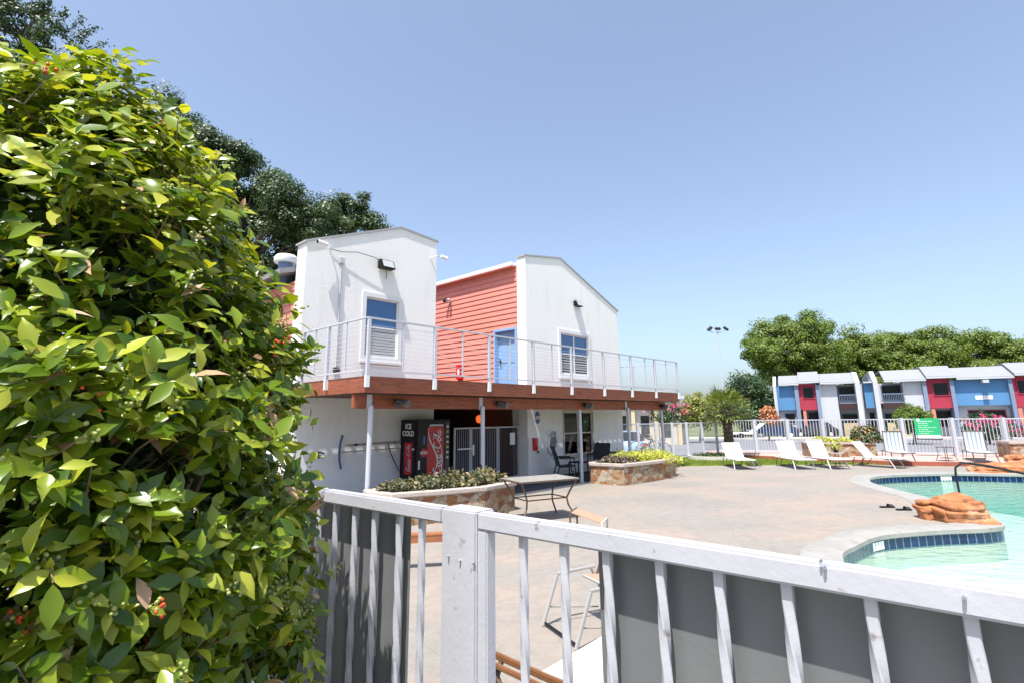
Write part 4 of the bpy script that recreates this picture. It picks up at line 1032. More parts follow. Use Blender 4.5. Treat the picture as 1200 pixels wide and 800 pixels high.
for (u, v, lb) in [(1049, 538.2, 'striped lounger on the patio left of the green banner, back raised upright'), (1145, 538.5, 'striped lounger on the patio right of the green banner, back raised upright')]:
    c = gnd(u, v, .15); tod = Vector((-c.x, -c.y)).normalized(); ang = R_(14); d = Vector((tod.x * math.cos(ang) - tod.y * math.sin(ang), tod.x * math.sin(ang) + tod.y * math.cos(ang)))
    lounger(lb, (c.x + d.x * 1.0, c.y + d.y * 1.0, .15), (c.x - d.x * .35, c.y - d.y * .35, .15), M['bronze'], M['stripe'], 86, 'striped loungers on the raised patio', .72)
# small tables
def small_table(label, loc, r, h, mt, top, group=None, sq=False):
    t = thing('side_table', label, 'table', loc, 0, group)
    if sq: MB().box(-r, r, -r, r, h - .02, h).build('table_top', top, t, bevel=.006)
    else: MB().lathe([(r, h - .02), (r, h)], 24).build('table_top', top, t)
    for k_ in range(4):
        a_ = k_ * math.pi / 2 + math.pi / 4
        MB().tube([(r * .8 * math.cos(a_), r * .8 * math.sin(a_), h - .02), (r * .75 * math.cos(a_), r * .75 * math.sin(a_), .25), (r * 1.05 * math.cos(a_), r * 1.05 * math.sin(a_), 0)], .011, 6).build('leg', mt, t, True)
    MB().lathe([(r * .62, .10), (r * .62, .115)], 20).build('lower_shelf', mt, t)
    return t
small_table('thin dark metal table on the grass right of the leftmost lounger', tuple(gnd(883, 545.5)), .28, .48, M['bronze'], M['bronze'])
small_table('small round grey table between the two middle loungers and the right one', tuple(gnd(982, 546)), .27, .50, M['blackmetal'], mat('pewter_top', (.4, .38, .36), .4))
small_table('thin metal table on the patio under the green banner', tuple(gnd(1110, 539.5, .15)), .30, .50, M['bronze'], M['greyglass'])
q = gnd(982, 546); bed = [(q.x - .1, q.y - .1), (q.x + .1, q.y - .1), (q.x + .1, q.y + .1), (q.x - .1, q.y + .1)]
pt = thing('potted_plant', 'small lime and dark leafed plant in a pot on the small round table', 'plant', (q.x, q.y, .505), 0)
MB().lathe([(.07, 0), (.10, .10), (.10, .11)], 14).build('pot', M['black'], pt, True)
rng = np.random.default_rng(21); P = rng.normal(size=(160, 3)) * [.10, .10, .06] + [0, 0, .19]
leaf_mesh('foliage', P, rng.normal(size=P.shape) + [0, 0, .6], .09, [M['leaf_lime'], M['leaf_purple']], pt, rng, .6, 1, dry=.3)
# near furniture beyond the gate
M['framegrey'] = mat('weathered_grey_frame', (.33, .33, .32), .45)
t = thing('patio_chair', 'tan sling chair with pale slanted legs just behind the grey gate', 'chair', (.375, 5.12, 0), math.atan2(-.9, .42))
for s in (-1, 1):
    x = s * .29
    MB().bar((x, 0, 0), (x, .17, .43), .035, .022).bar((x, .16, .43), (x, .60, .45), .03, .022).build('leg', M['framegrey'], t, bevel=.004)
    MB().bar((x, .55, .44), (x, .78, .0), .035, .022).bar((x, .05, .16), (x, .62, .08), .012, .012).build('leg', M['framegrey'], t, bevel=.004)
    MB().tube([(x, .60, .34), (x, .70, .56), (x, .78, .70)], .014, 8).build('back_post', M['bronze'], t, True)
MB().tube([(-.29, .46, .38), (.29, .46, .38)], .014, 8).tube([(-.29, .66, .36), (.29, .66, .36)], .014, 8).build('crossbar', M['framegrey'], t, True)
MB().tube([(-.29, .02, .03), (.29, .02, .03)], .012, 8).build('floor_bar', M['black'], t, True)
MB().bar((0, .46, .39), (0, .66, .37), .55, .012).build('seat', M['brown_sling'], t)
MB().bar((0, .68, .42), (0, .78, .70), .55, .012, (0, 1, 0)).build('backrest', M['brown_sling'], t)
t = lounger('cream lounger with silver frame right behind the gate bars', (.39, 3.45, 0), (1.47, 4.68, 0), M['silver'], M['sling'], 22, None, .6)
t = thing('wooden_bench', 'low brown wooden bench seen through the gap left of the gate post', 'bench', (-1.55, 7.30, 0), .18)
wb = mat('bench_wood', (.32, .12, .05), .6, .2, 4)
MB().box(-.75, .75, -.07, .0, .40, .425).build('seat_slat', wb, t, bevel=.004); MB().box(-.75, .75, .006, .07, .40, .425).build('seat_slat', wb, t, bevel=.004)
MB().box(-.74, .74, -.066, -.04, .32, .398).build('apron', wb, t)
for sx in (-1, 1):
    for sy in (-.03, .05): MB().box(sx * .68 - .03, sx * .68 + .03, sy - .03, sy + .03, 0, .398).build('leg', M['bronze'], t)
t = thing('round_table', 'round white table just behind the gate post beside the planter', 'table', (-.76, 8.0, -.03), 0)
MB().lathe([(.17, .64), (.19, .65), (.19, .665), (.17, .67)], 28).build('table_top', M['white'], t, True)
MB().lathe([(.035, .02), (.03, .64)], 14).build('pedestal', M['greymetal'], t, True)
MB().lathe([(.22, 0), (.22, .015), (.05, .03)], 20).build('base', M['greymetal'], t, True)
t = thing('folding_stool', 'narrow brown folding stool close behind the gate bars at the bottom', 'stool', (.09, 3.61, 0), -.785)
tw_ = mat('tan_wood', (.19, .085, .035), .5, .2, 5)
MB().box(-.30, .32, -.03, .0, .37, .41).build('front_rail', tw_, t, bevel=.006)
MB().box(-.30, .32, -.09, -.06, .35, .38).build('back_rail', tw_, t, bevel=.006)
MB().tube([(-.28, -.05, .30), (-.12, -.09, .24), (.1, -.09, .24), (.3, -.05, .30)], .014, 8).build('curved_brace', M['bronze'], t, True)
for sx in (-.24, .26): MB().bar((sx, -.02, .37), (sx, -.22, 0), .03, .02).build('leg', M['bronze'], t); MB().bar((sx - .03, -.07, .35), (sx - .03, .12, 0), .03, .02).build('leg', M['bronze'], t)
c_ = gnd(690, 624)
t = thing('foot_rest', 'low tilted brown sling foot rest with dark frame on the deck beside the glass table', 'foot rest', (c_.x, c_.y, 0), -.35)
MB().add([(-.24, -.22, .34), (.26, -.22, .20), (.26, .22, .20), (-.24, .22, .34), (-.24, -.22, .35), (.26, -.22, .21), (.26, .22, .21), (-.24, .22, .35)], [(0, 3, 2, 1), (4, 5, 6, 7), (0, 1, 5, 4), (1, 2, 6, 5), (2, 3, 7, 6), (3, 0, 4, 7)]).build('sling', M['brown_sling'], t)
MB().tube([(-.25, -.24, 0), (-.25, -.24, .35), (-.25, .24, .35), (-.25, .24, 0)], .016, 8).build('head_frame', M['bronze'], t, True)
MB().tube([(.27, -.24, 0), (.27, -.24, .21), (.27, .24, .21), (.27, .24, 0)], .016, 8).build('foot_frame', M['silver'], t, True)
# sandals
sd_ = thing('pair_of_sandals', 'pair of black slide sandals left on the deck beside the boulder', 'sandals', tuple(gnd(1049, 596)), .5)
for i, (u, v) in enumerate(((1039.5, 594.2), (1059, 597.3))):
    q = gnd(u, v) - gnd(1049, 596); R3 = Matrix.Rotation(-.5, 3, 'Z'); q = R3 @ q
    mb = MB(); lp = [(-.14, -.035), (-.10, -.045), (0, -.038), (.10, -.052), (.15, -.03), (.155, .01), (.12, .045), (0, .038), (-.10, .042), (-.14, .03)]
    mb.prism(lp, 0, .028, (), lambda x, y, z: (x, z, y)); s_ = mb.build('sole', M['black'], sd_, bevel=.004); s_.location = q; s_.rotation_euler = (0, 0, -.55)
    mb = MB(); vs = []
    for k_ in range(9):
        a_ = math.pi * k_ / 8; vs += [(.02, -.05 * math.cos(a_), .025 + .055 * math.sin(a_)), (.11, -.055 * math.cos(a_), .025 + .04 * math.sin(a_))]
    mb.add(vs, [(2 * k_, 2 * k_ + 2, 2 * k_ + 3, 2 * k_ + 1) for k_ in range(8)]).build('strap', M['blackmetal'] if i else M['blackmetal'], s_)
# ------------------------------------------------------------------ boulders
def boulder(name, label, loc, lumps, seed, rz=0, mt='rock'):
    t = thing(name, label, 'boulder', loc, rz); bm = bmesh.new()
    for (x, y, z, rx, ry, rzz) in lumps:
        r = bmesh.ops.create_icosphere(bm, subdivisions=5, radius=1)
        for v in r['verts']:
            p = v.co.copy()
            p = Vector((math.copysign(abs(p.x) ** .8, p.x), math.copysign(abs(p.y) ** .8, p.y), math.copysign(abs(p.z) ** .7, p.z)))
            q = Vector((p.x * rx, p.y * ry, p.z * rzz)); w_ = q + Vector((x, y, z))
            wob = .04 * noise.noise(Vector((w_.x * 2.5, w_.y * 2.5, seed)))
            d = noise.fractal(w_ * 2.6 + Vector((seed, 0, 0)), 1, 2, 4) * .055 + noise.fractal(w_ * 8, 1, 2, 4) * .022
            d += .03 * noise.cell(Vector((w_.x * 4.2, w_.y * 4.2, w_.z * 9 + seed))) * .6
            for zc, dp in ((.23, .075), (.11, .04), (.36, .03)):
                d -= dp * math.exp(-((w_.z - zc - wob - .05 * noise.noise(Vector((w_.x * 1.7, w_.y * 1.7, seed + zc * 40)))) / .016) ** 2) * (1 if abs(p.z) < .9 else .3)
            n_ = Vector((p.x / rx, p.y / ry, p.z / rzz * .5)).normalized()
            v.co = w_ + n_ * d
    me = bpy.data.meshes.new('rock'); bm.to_mesh(me); bm.free(); me.materials.append(M[mt])
    me.polygons.foreach_set('use_smooth', [True] * len(me.polygons))
    o = bpy.data.objects.new('rock', me); COL.objects.link(o); o.parent = t
    return t
c = gnd(1122, 611)
boulder('boulder', 'rounded orange sandstone boulder on the tip of the deck between the pool lobes', (7.92, 10.02, 0), [(.04, .06, .10, .42, .40, .34), (-.44, .12, .08, .13, .20, .24), (.30, -.16, .0, .26, .26, .09), (.36, .1, .02, .20, .30, .15)], 3, math.atan2(-.35, 1))
boulder('boulder', 'wide layered orange rock ledge at the far right edge of the pool', (16.0, 17.7, -.06), [(0, 0, .08, 1.2, .6, .26), (1.9, -.5, .1, 1.3, .7, .34), (1.0, .2, .22, 1.1, .45, .22), (-.75, -.45, -.02, .75, .35, .13), (.35, .5, .42, .22, .2, .13), (3.6, -1.2, .1, 1.4, .7, .34)], 11, -.25)
t = thing('pool_handrail', 'dark metal handrail rising from the far right end of the pool', 'handrail', (11.93, 14.88, -.5), 0)
MB().tube([(0, 0, 0), (-.02, 0, .75), (.0, 0, .93), (.12, -.05, 1.04), (.3, -.15, 1.06), (.55, -.5, 1.0), (.9, -1.4, .82), (1.3, -3.0, .42), (1.35, -3.2, 0)], .027, 10).build('rail', M['black'], t, True)
MB().tube([(.25, -.12, 1.06), (.35, .25, 1.05), (.9, .1, .95), (1.6, -1.0, .75)], .02, 8).build('side_rail', M['black'], t, True)
# ================================================================== PERIMETER FENCE
def fence_run(name, label, pts, zt, pitch, group, pw=.09, thin=.016):
    z0 = pts[0].z; t = thing(name, label, 'fence', tuple(pts[0]), 0, group); o = pts[0]
    loc = [p - o for p in pts]
    for p in loc: MB().box(p.x - pw / 2, p.x + pw / 2, p.y - pw / 2, p.y + pw / 2, 0, zt + .03).build('fence_post', M['greymetal'], t, bevel=.006)
    for a, b in zip(loc, loc[1:]):
        mb = MB(); d = (b - a); Ln = d.length; d.normalize()
        a2, b2 = a + d * pw * .6, b - d * pw * .6
        for z in (zt - .02, .12): mb.bar(a2 + Vector((0, 0, z)), b2 + Vector((0, 0, z)), .03, .04)
        n_ = max(2, int(Ln / pitch))
        for i in range(1, n_):
            q = a.lerp(b, i / n_); mb.bar(q + Vector((0, 0, .14)), q + Vector((0, 0, zt - .04)), thin, thin)
        mb.build('picket_panel', M['greymetal'], t)
    return t
FG = 'grey picket fences round the pool'
fence_run('picket_fence', 'grey metal picket fence along the raised patio behind the loungers', [gnd(u, 530.3 + (u - 887) * .0155, .15) for u in (852, 887, 926, 968, 1014, 1062, 1122, 1183, 1250, 1320)], 1.50, .115, FG, .13, .02)
fence_run('picket_fence', 'fine grey metal fence with close posts between the clubhouse and the palm', [gnd(u, 541.5 - (u - 730) * .053) for u in (690, 710, 730, 750, 771, 790, 807, 825, 842)], 1.57, .06, FG, .10, .009)
# green banner
c = gnd(1087, 532.5, .15); pa = gnd(1062, 533.0, .15); pb = gnd(1122, 534, .15); e_ = (pb - pa); fz_ = math.atan2(e_.y, e_.x); e_.normalize(); n_out = Vector((e_.y, -e_.x, 0))
def plane_pt(u, v, p0, nrm):
    d = Vector(ray(u, v)); C = Vector((0, 0, H)); return C + d * ((p0 - C).dot(nrm) / d.dot(nrm))
p0 = pa + n_out * .07
q1 = plane_pt(1070.5, 491, p0, n_out); q2 = plane_pt(1104, 513, p0, n_out)
wdt = (q2 - q1).dot(e_); ht = q1.z - q2.z
t = thing('green_banner', 'green notice banner with white print tied to the grey picket fence', 'banner', (q1.x, q1.y, q2.z), fz_)
M['banner'] = mat('banner_green', (.015, .36, .14), .5)
MB().box(0, wdt, -.01, 0, .13, ht + .05).build('banner_sheet', M['banner'], t)
MB().box(.06, wdt - .02, -.014, 0, 0, .127).build('white_strip', M['white'], t)
MB().box(0, wdt + .02, -.02, .0, -.05, -.003).build('bottom_bar', M['black'], t)
mb = MB(); r_ = random.Random(4)
for i in range(9):
    z = ht - .08 - i * .082; x = .12
    x1 = wdt - r_.choice((.1, .25, .4, .6))
    while x < x1:
        l = r_.uniform(.04, .14); mb.box(x, min(x + l, x1), -.0135, -.0105, z - (.022 if i == 0 else .012), z + (.022 if i == 0 else .012)); x += l + .03
mb.build('small_print', mat('banner_print', (.45, .75, .55), .6), t)
mb = MB().lathe([(.06, 0), (.06, .003)], 16).build('round_emblem', M['white'], t); mb.location = (.14, -.0105, ht - .02); mb.rotation_euler = (R_(90), 0, 0)
# palm bed and palm
q = gnd(838, 537.6)
bed = [(q.x + 1.15 * math.cos(a), q.y + .95 * math.sin(a)) for a in np.linspace(0, 2 * math.pi, 29)[:-1]]
t = thing('palm_bed', 'low round white-edged planting bed at the foot of the palm', 'planter', (q.x, q.y, 0), 0)
lp = [(x - q.x, y - q.y) for x, y in bed]; i1 = offset(lp, -.12); n_ = len(lp)
vs = [(x, y, -.05) for x, y in lp] + [(x, y, .17) for x, y in lp] + [(x, y, .17) for x, y in i1] + [(x, y, .05) for x, y in i1]
MB().add(vs, [(r * n_ + i, r * n_ + (i + 1) % n_, (r + 1) * n_ + (i + 1) % n_, (r + 1) * n_ + i) for r in range(3) for i in range(n_)]).build('bed_wall', M['sidewalk'], t)
MB().flat(i1, .10).build('soil', M['soil'], t, fix=False)
bed_plants('bed_plants', 'low dark green ground plants round the foot of the palm', 'plant', offset(bed, -.2), .1, .16, M['leaf_dark'], 700, .08, 8, None, .04)
pb_ = gnd(849.5, 536); px_ = Vector((9.25, 24.1, .1))
pb_ = Vector((q.x + (pb_.x - q.x), q.y + .1, .1))
t = thing('palm_tree', 'short fan palm with a rough dark trunk standing in the round bed', 'palm tree', tuple(pb_), 0)
mb = MB(); zz = np.linspace(-.1, 2.15, 26); mb.tube([(.02 * math.sin(z * 2), 0, z) for z in zz], [.20 + .03 * (i % 2) + (.05 if z > 1.5 else 0) - .02 * z * .5 for i, z in enumerate(zz)], 14); mb.build('trunk', M['bark'], t)
rng = np.random.default_rng(12)
P = []; N = []; T = []
mb = MB()
for i in range(54):
    az_ = i * 2.399; elv = 1.25 - 1.95 * (i / 53) ** 1.0; Ls = .50 + .22 * rng.random()
    d = Vector((math.cos(az_) * math.cos(elv), math.sin(az_) * math.cos(elv), math.sin(elv)))
    st = Vector((0, 0, 2.1)) + Vector((d.x * .12, d.y * .12, 0)); mid = st + d * Ls * .5 + Vector((0, 0, .05)); en = st + d * Ls - Vector((0, 0, .12 * (1 - abs(elv))))
    mb.tube([st, mid, en], [.018, .012, .008], 5)
    side = d.cross(Vector((0, 0, 1))).normalized() if abs(d.z) < .97 else Vector((1, 0, 0)); upv = side.cross(d).normalized()
    for k in range(17):
        a = (k - 8) / 8 * 1.75; v = (d * math.cos(a) + side * math.sin(a)).normalized()
        P.append(en); T.append(v - Vector((0, 0, .30 * rng.random()))); N.append(upv + Vector(rng.normal(size=3) * .2))
P = np.array(P); T = np.array(T); N = np.array(N)
# each blade: a long thin rhombus
leaf_mesh('fronds', P, N, .47, M['palm'], t, rng, .12, 0, T=T)
mb.build('frond_stalks', M['palm'], t, True)
mb = MB()
for i in range(70):
    a = rng.uniform(0, 6.28); z = rng.uniform(1.3, 2.2); mb.bar((.15 * math.cos(a), .15 * math.sin(a), z), (.30 * math.cos(a), .30 * math.sin(a), z + .12), .05, .02)
mb.build('old_leaf_bases', M['bark'], t)
# stone planter in front of the fence with lime plant and bush
p1, p2 = gnd(948, 534.8, .15), gnd(1029, 535.4, .15); e_ = (p2 - p1).normalized(); inn_ = Vector((-e_.y, e_.x, 0))
PL3 = [(p.x, p.y) for p in (p1, p2, p2 + inn_ * 1.0, p1 + inn_ * 1.0)]
t = planter('stone_planter', 'small stone planter with dark cap against the picket fence behind the loungers', PL3, .52, .06, (p1.x, p1.y, .15), None)
c = (p1 + e_ * .95 + inn_ * .5)
def rect(c, a, b): return [tuple((c + e_ * x + inn_ * y).xy) for x, y in ((-a, -b), (a, -b), (a, b), (-a, b))]
bed_plants('planter_shrub', 'lime low plant on the left of the small planter by the fence', 'shrub', rect(p1 + e_ * 1.2 + inn_ * .5, .8, .3), .68, .26, M['leaf_lime'], 900, .08, 31, None, .05)
def bush(name, label, cat, base, r, rz, mt, n, leaf, seed, group=None, extra=None, zc=None):
    rng = np.random.default_rng(seed); t = thing(name, label, cat, tuple(base), 0, group)
    d = unit(rng.normal(size=(n, 3))); d[:, 2] = abs(d[:, 2]) * 1.0 - .25 * rng.random(n)
    rr = (.55 + .5 * rng.random(n) ** .5)
    nz_ = np.array([1 + .22 * noise.noise(Vector(q * 2.3) + Vector((seed, 0, 0))) for q in d])
    P = d * (rr * nz_)[:, None] * [r, r, rz] + [0, 0, zc if zc is not None else rz * .25]
    P[:, 2] = np.maximum(P[:, 2], .03)
    leaf_mesh('foliage', P, d + rng.normal(size=P.shape) * .5 + [0, 0, .4], leaf, mt, t, rng, .6, 1 if leaf < .12 and n < 4000 else 0)
    if extra:
        m2, cnt, sz = extra; k = rng.integers(0, n, cnt); leaf_mesh('blossom', P[k] * 1.04, d[k], sz, m2, t, rng, .8, 0)
    mb = MB()
    for i in range(7): a = rng.uniform(0, 6.28); mb.tube([(0, 0, -.05), (r * .3 * math.cos(a), r * .3 * math.sin(a), rz * .4), (r * .6 * math.cos(a), r * .6 * math.sin(a), rz * .8)], [.03, .02, .008], 5)
    mb.build('branches', M['bark'], t)
    return t
cc = p1 + e_ * 2.35 + inn_ * .5
bush('bush', 'dark green bush with dry orange tips in the small stone planter', 'bush', (cc.x, cc.y, .66), .58, .62, M['leaf_dark'], 1600, .10, 33, None, (M['orange_leaf'], 230, .09))
# white low wall / planter at far right behind the rocks
pr = gnd(1186, 537, .15)
PL4 = [(pr.x, pr.y), (pr.x + 2.6, pr.y - 1.1), (pr.x + 3.0, pr.y - .1), (pr.x + .4, pr.y + 1.0)]
planter('stone_planter', 'pale low planter wall at the right edge behind the rock ledge', PL4, .55, .08, (pr.x, pr.y, .15), None)
# ================================================================== FAR HOUSES
PA = Vector(gnd(909, 452, 4.9)); PB = Vector(gnd(1165, 443.5, 4.9)); ce = (PB - PA); ce.z = 0; ce.normalize(); crz = math.atan2(ce.y, ce.x); cn = Vector((-ce.y, ce.x, 0))
def cf(u, v, off=0.):
    p = plane_pt(u, v, PA + cn * off, cn) - PA; return p.dot(ce), p.z + PA.z
condo = thing('townhouse_row', 'row of white two-storey townhouses with blue and crimson panels beyond the parking lot', 'building', (PA.x, PA.y, 0), crz)
M['cglass'] = mat('townhouse_dark_glass', (.008, .010, .014), .25, spec=.25)
M['cwhite'] = mat('townhouse_white', (.45, .46, .49), .8, .04, .6)
M['cslate'] = mat('townhouse_slate_blue', (.17, .22, .32), .7)
M['cblue'] = mat('townhouse_blue', (.075, .21, .40), .7, .04, .5)
M['cred'] = mat('townhouse_crimson', (.34, .022, .05), .7, .05, .5)
M['csalmon'] = mat('townhouse_salmon', (.62, .20, .14), .7)
M['cbrown'] = mat('balcony_dark_red_brown', (.035, .010, .009), .7)
M['croof'] = mat('white_standing_roof', (.24, .25, .27), .6, .05, .8)
X = lambda u, v=470: cf(u, v)[0]
Zf = lambda u, v: cf(u, v)[1]
zE = 4.9; zB = -.5
def cbox(name, u0, u1, z0, z1, y0, y1, mt, v=480, parent=None): return MB().box(X(u0, v), X(u1, v), y0, y1, z0, z1).build(name, mt, parent or condo)
xE = X(1300, 470)
# main body set back, floor by floor
MB().box(X(909), xE, 1.3, 1.5, zB, zE - .02).box(X(909), xE, 8.8, 9, zB, zE - .02).build('main_wall', M['cwhite'], condo)
z2 = 2.45
def cwin(u0, u1, z0, z1, y, v=470, nm='window', fr='cslate'):
    a, b = X(u0, v), X(u1, v); w_ = MB().prism([(a, z0), (b, z0), (b, z1), (a, z1)], y - .06, y - .003, [[(a + .07, z0 + .07), (a + .07, z1 - .07), (b - .07, z1 - .07), (b - .07, z0 + .07)]]).build(nm, M[fr], condo)
    MB().box(a + .07, b - .07, y - .03, y - .02, z0 + .07, z1 - .07).build('pane', M['cglass'], w_); return w_
def wingwall(u0, u1, ztop, y0=-.7, y1=9., v=480, mt='cwhite', slope=True):
    a, b = cf(u0, v, y0)[0], cf(u1, v, y0)[0]
    lp = [(y0, zB), (y1, zB), (y1, ztop - .1 + 1.0), (y0 + 2.4, ztop + 1.15), (y0, ztop)] if slope else [(y0, zB), (y1, zB), (y1, ztop), (y0, ztop)]
    return MB().prism(lp, a, b, (), lambda x, y, z: (y, x, z)).build('wing_wall', M[mt], condo)
def roofseg(u0, u1, v, z, back=2.2, rise=1.05, out=.45):
    a, b = X(u0, v), X(u1, v)
    mb = MB(); ys_ = [(-out, z), (back, z + rise), (9, z + rise)]
    vs = [(x, y, zz_ + h_) for x in (a, b) for h_ in (0, .22) for y, zz_ in ys_]
    mb.add(vs, [(0, 1, 4, 3), (1, 2, 5, 4), (6, 9, 10, 7), (7, 10, 11, 8), (0, 3, 9, 6), (3, 4, 10, 9), (4, 5, 11, 10), (0, 6, 7, 1), (1, 7, 8, 2), (2, 8, 11, 5)])
    r_ = mb.build('roof', M['croof'], condo)
    MB().box(a, b, -out - .12, -out - .003, z + .02, z + .16).build('gutter', M['cwhite'], r_)
    return r_
# end unit
wingwall(908.6, 912.2, zE)
roofseg(912.4, 936, 452, zE, rise=1.0)
cbox('blue_panel', 912.4, 932.8, z2 - .15, zE - .01, -.02, 1.3, M['cblue'])
cbox('ground_wall', 912.4, 932.8, zB, z2 - .16, .35, 1.3, M['cwhite'])
cwin(917.8, 930.5, .9, 2.0, .35)
cbox('slate_fin', 933.4, 938.2, zB, zE - .01, -.35, 1.3, M['cslate'])
roofseg(936, 960.5, 452, zE + .18, rise=1.15, out=.55)
cbox('crimson_panel', 938.4, 958.2, z2 - .15, zE + .16, -.05, 1.3, M['cred'])
cwin(941.5, 955.5, 3.45, 4.75, -.05, fr='cred')
cbox('salmon_pillar', 941, 944.4, zB, z2 - .16, .0, 1.2, M['csalmon'])
cwin(945, 958, 0.6, 2.1, 1.29)
cbox('white_ledge', 942, 962, .45, .62, -.5, .9, M['cwhite'])
cbox('slate_fin', 958.6, 963, zB, zE - .01, -.35, 1.3, M['cslate'])
roofseg(960.5, 1005.5, 449, zE, rise=1.05)
cbox('white_wall', 963.2, 983.5, zB, zE - .01, -.0, 1.3, M['cwhite'])
def balcony_bay(u0, u1):
    cwin(u0 + 1, u1 - 1, 3.2, 4.7, 1.29, nm='sliding_door'); cwin(u0 + 1, u1 - 1, 0.3, 1.9, 1.29, nm='sliding_door')
    cbox('balcony_slab', u0, u1, 2.35, 2.85, -.25, 1.2, M['cbrown'])
    a, b = X(u0), X(u1); mb = MB()
    mb.box(a, b, -.25, -.19, 3.72, 3.80); mb.box(a, b, -.25, -.19, 2.9, 2.97)
    k = int((b - a) / .14)
    for i in range(k): mb.box(a + i * .14, a + i * .14 + .03, -.235, -.205, 2.97, 3.72)
    mb.build('balcony_rail', M['cslate'], condo)
    cbox('patio_screen', u0 + 2, u1 - 1, zB, .95, -.7, -.62, mat('tan_reed_screen', (.42, .32, .18), .9, .2, 4))
balcony_bay(984, 1006)
wingwall(1006, 1012, zE + .12, y0=-.95)
cbox('blue_panel', 1015.6, 1026, z2 - .05, zE - .02, -.1, 1.2, M['cblue'])
cbox('flat_roof', 1015.6, 1026, zE, zE + .14, -.5, 3, M['cwhite'])
cwin(1018, 1025, 0., 2.0, 1.29, nm='entrance')
wingwall(1027.5, 1033, zE + .12, y0=-.95)
balcony_bay(1035, 1061.5)
roofseg(1035, 1084, 446, zE, rise=1.1)
cbox('white_wall', 1062, 1084.4, zB, zE - .01, -.0, 1.3, M['cwhite'])
cbox('slate_fin', 1084.6, 1089.5, zB, zE + .1, -.35, 1.3, M['cslate'])
roofseg(1084, 1119, 443, zE + .2, rise=1.15, out=.55)
cbox('crimson_panel', 1089.7, 1117, z2 - .15, zE + .18, -.05, 1.3, M['cred'])
cwin(1095, 1114.5, 3.45, 4.75, -.05, fr='cred')
cbox('salmon_pillar', 1091.5, 1096, zB, z2 - .16, .0, 1.2, M['csalmon'])
cwin(1097, 1117, .5, 2.1, 1.29)
cbox('slate_fin', 1117.2, 1122, zB, zE - .01, -.35, 1.3, M['cslate'])
roofseg(1119, 1186.5, 443, zE, rise=1.1)
cbox('blue_panel', 1122.2, 1186, z2 + .05, zE - .01, -.02, 1.3, M['cblue'])
cbox('ground_wall', 1122.2, 1186, zB, z2 + .04, .6, 1.3, M['cwhite'])
cwin(1134, 1179, 1.0, 2.1, .6, fr='cred')
lo = MB().box(X(1149.5) - .35, X(1149.5) + .9, -.05, -.022, 3.05, 3.4).build('number_plate', M['white'], condo)
text('plate_lettering', '5417', .26, M['cslate'], condo, (X(1149.5) + .28, -.054, 3.22), (R_(90), 0, 0), 0, .002, .004)
cbox('downspout', 1148, 1155, zE - .35, zE - .08, -.88, -.1, M['cwhite'], 443)
cbox('slate_fin', 1186.2, 1191, zB, zE - .01, -.35, 1.3, M['cslate'])
roofseg(1186.5, 1226, 440, zE + .2, rise=1.15, out=.55)
cbox('crimson_panel', 1191.2, 1218, z2 - .15, zE + .18, -.05, 1.3, M['cred'])
cwin(1194.5, 1214, 3.45, 4.75, -.05, fr='cred')
cbox('salmon_pillar', 1193, 1198, zB, z2 - .16, .0, 1.2, M['csalmon'])
# pale building far left behind the fence
q = far(728, 510, 44)
bb = thing('beige_building', 'pale beige low building with columns seen past the right end of the balcony', 'building', (q.x - 4, 46, -.5), -.05)
M['bbeige'] = mat('pale_beige_render', (.58, .52, .43), .85, .05, .5)
MB().box(-12, 9.2, 0, 10, 0, 3.7).build('wall', M['bbeige'], bb)
MB().box(-12.4, 9.6, -.9, 10.4, 3.72, 4.0).build('roof', M['cwhite'], bb)
for i in range(7):
    x = 3.2 + i * .95
    if i % 2: MB().box(x, x + .7, -.02, -.002, .6, 2.4).build('window', M['darkglass'], bb)
    else: MB().box(x + .1, x + .4, -.5, -.1, 0, 3.7).build('column', mat('yellow_column', (.60, .48, .30), .8) if i == 0 else bpy.data.materials['yellow_column'], bb)
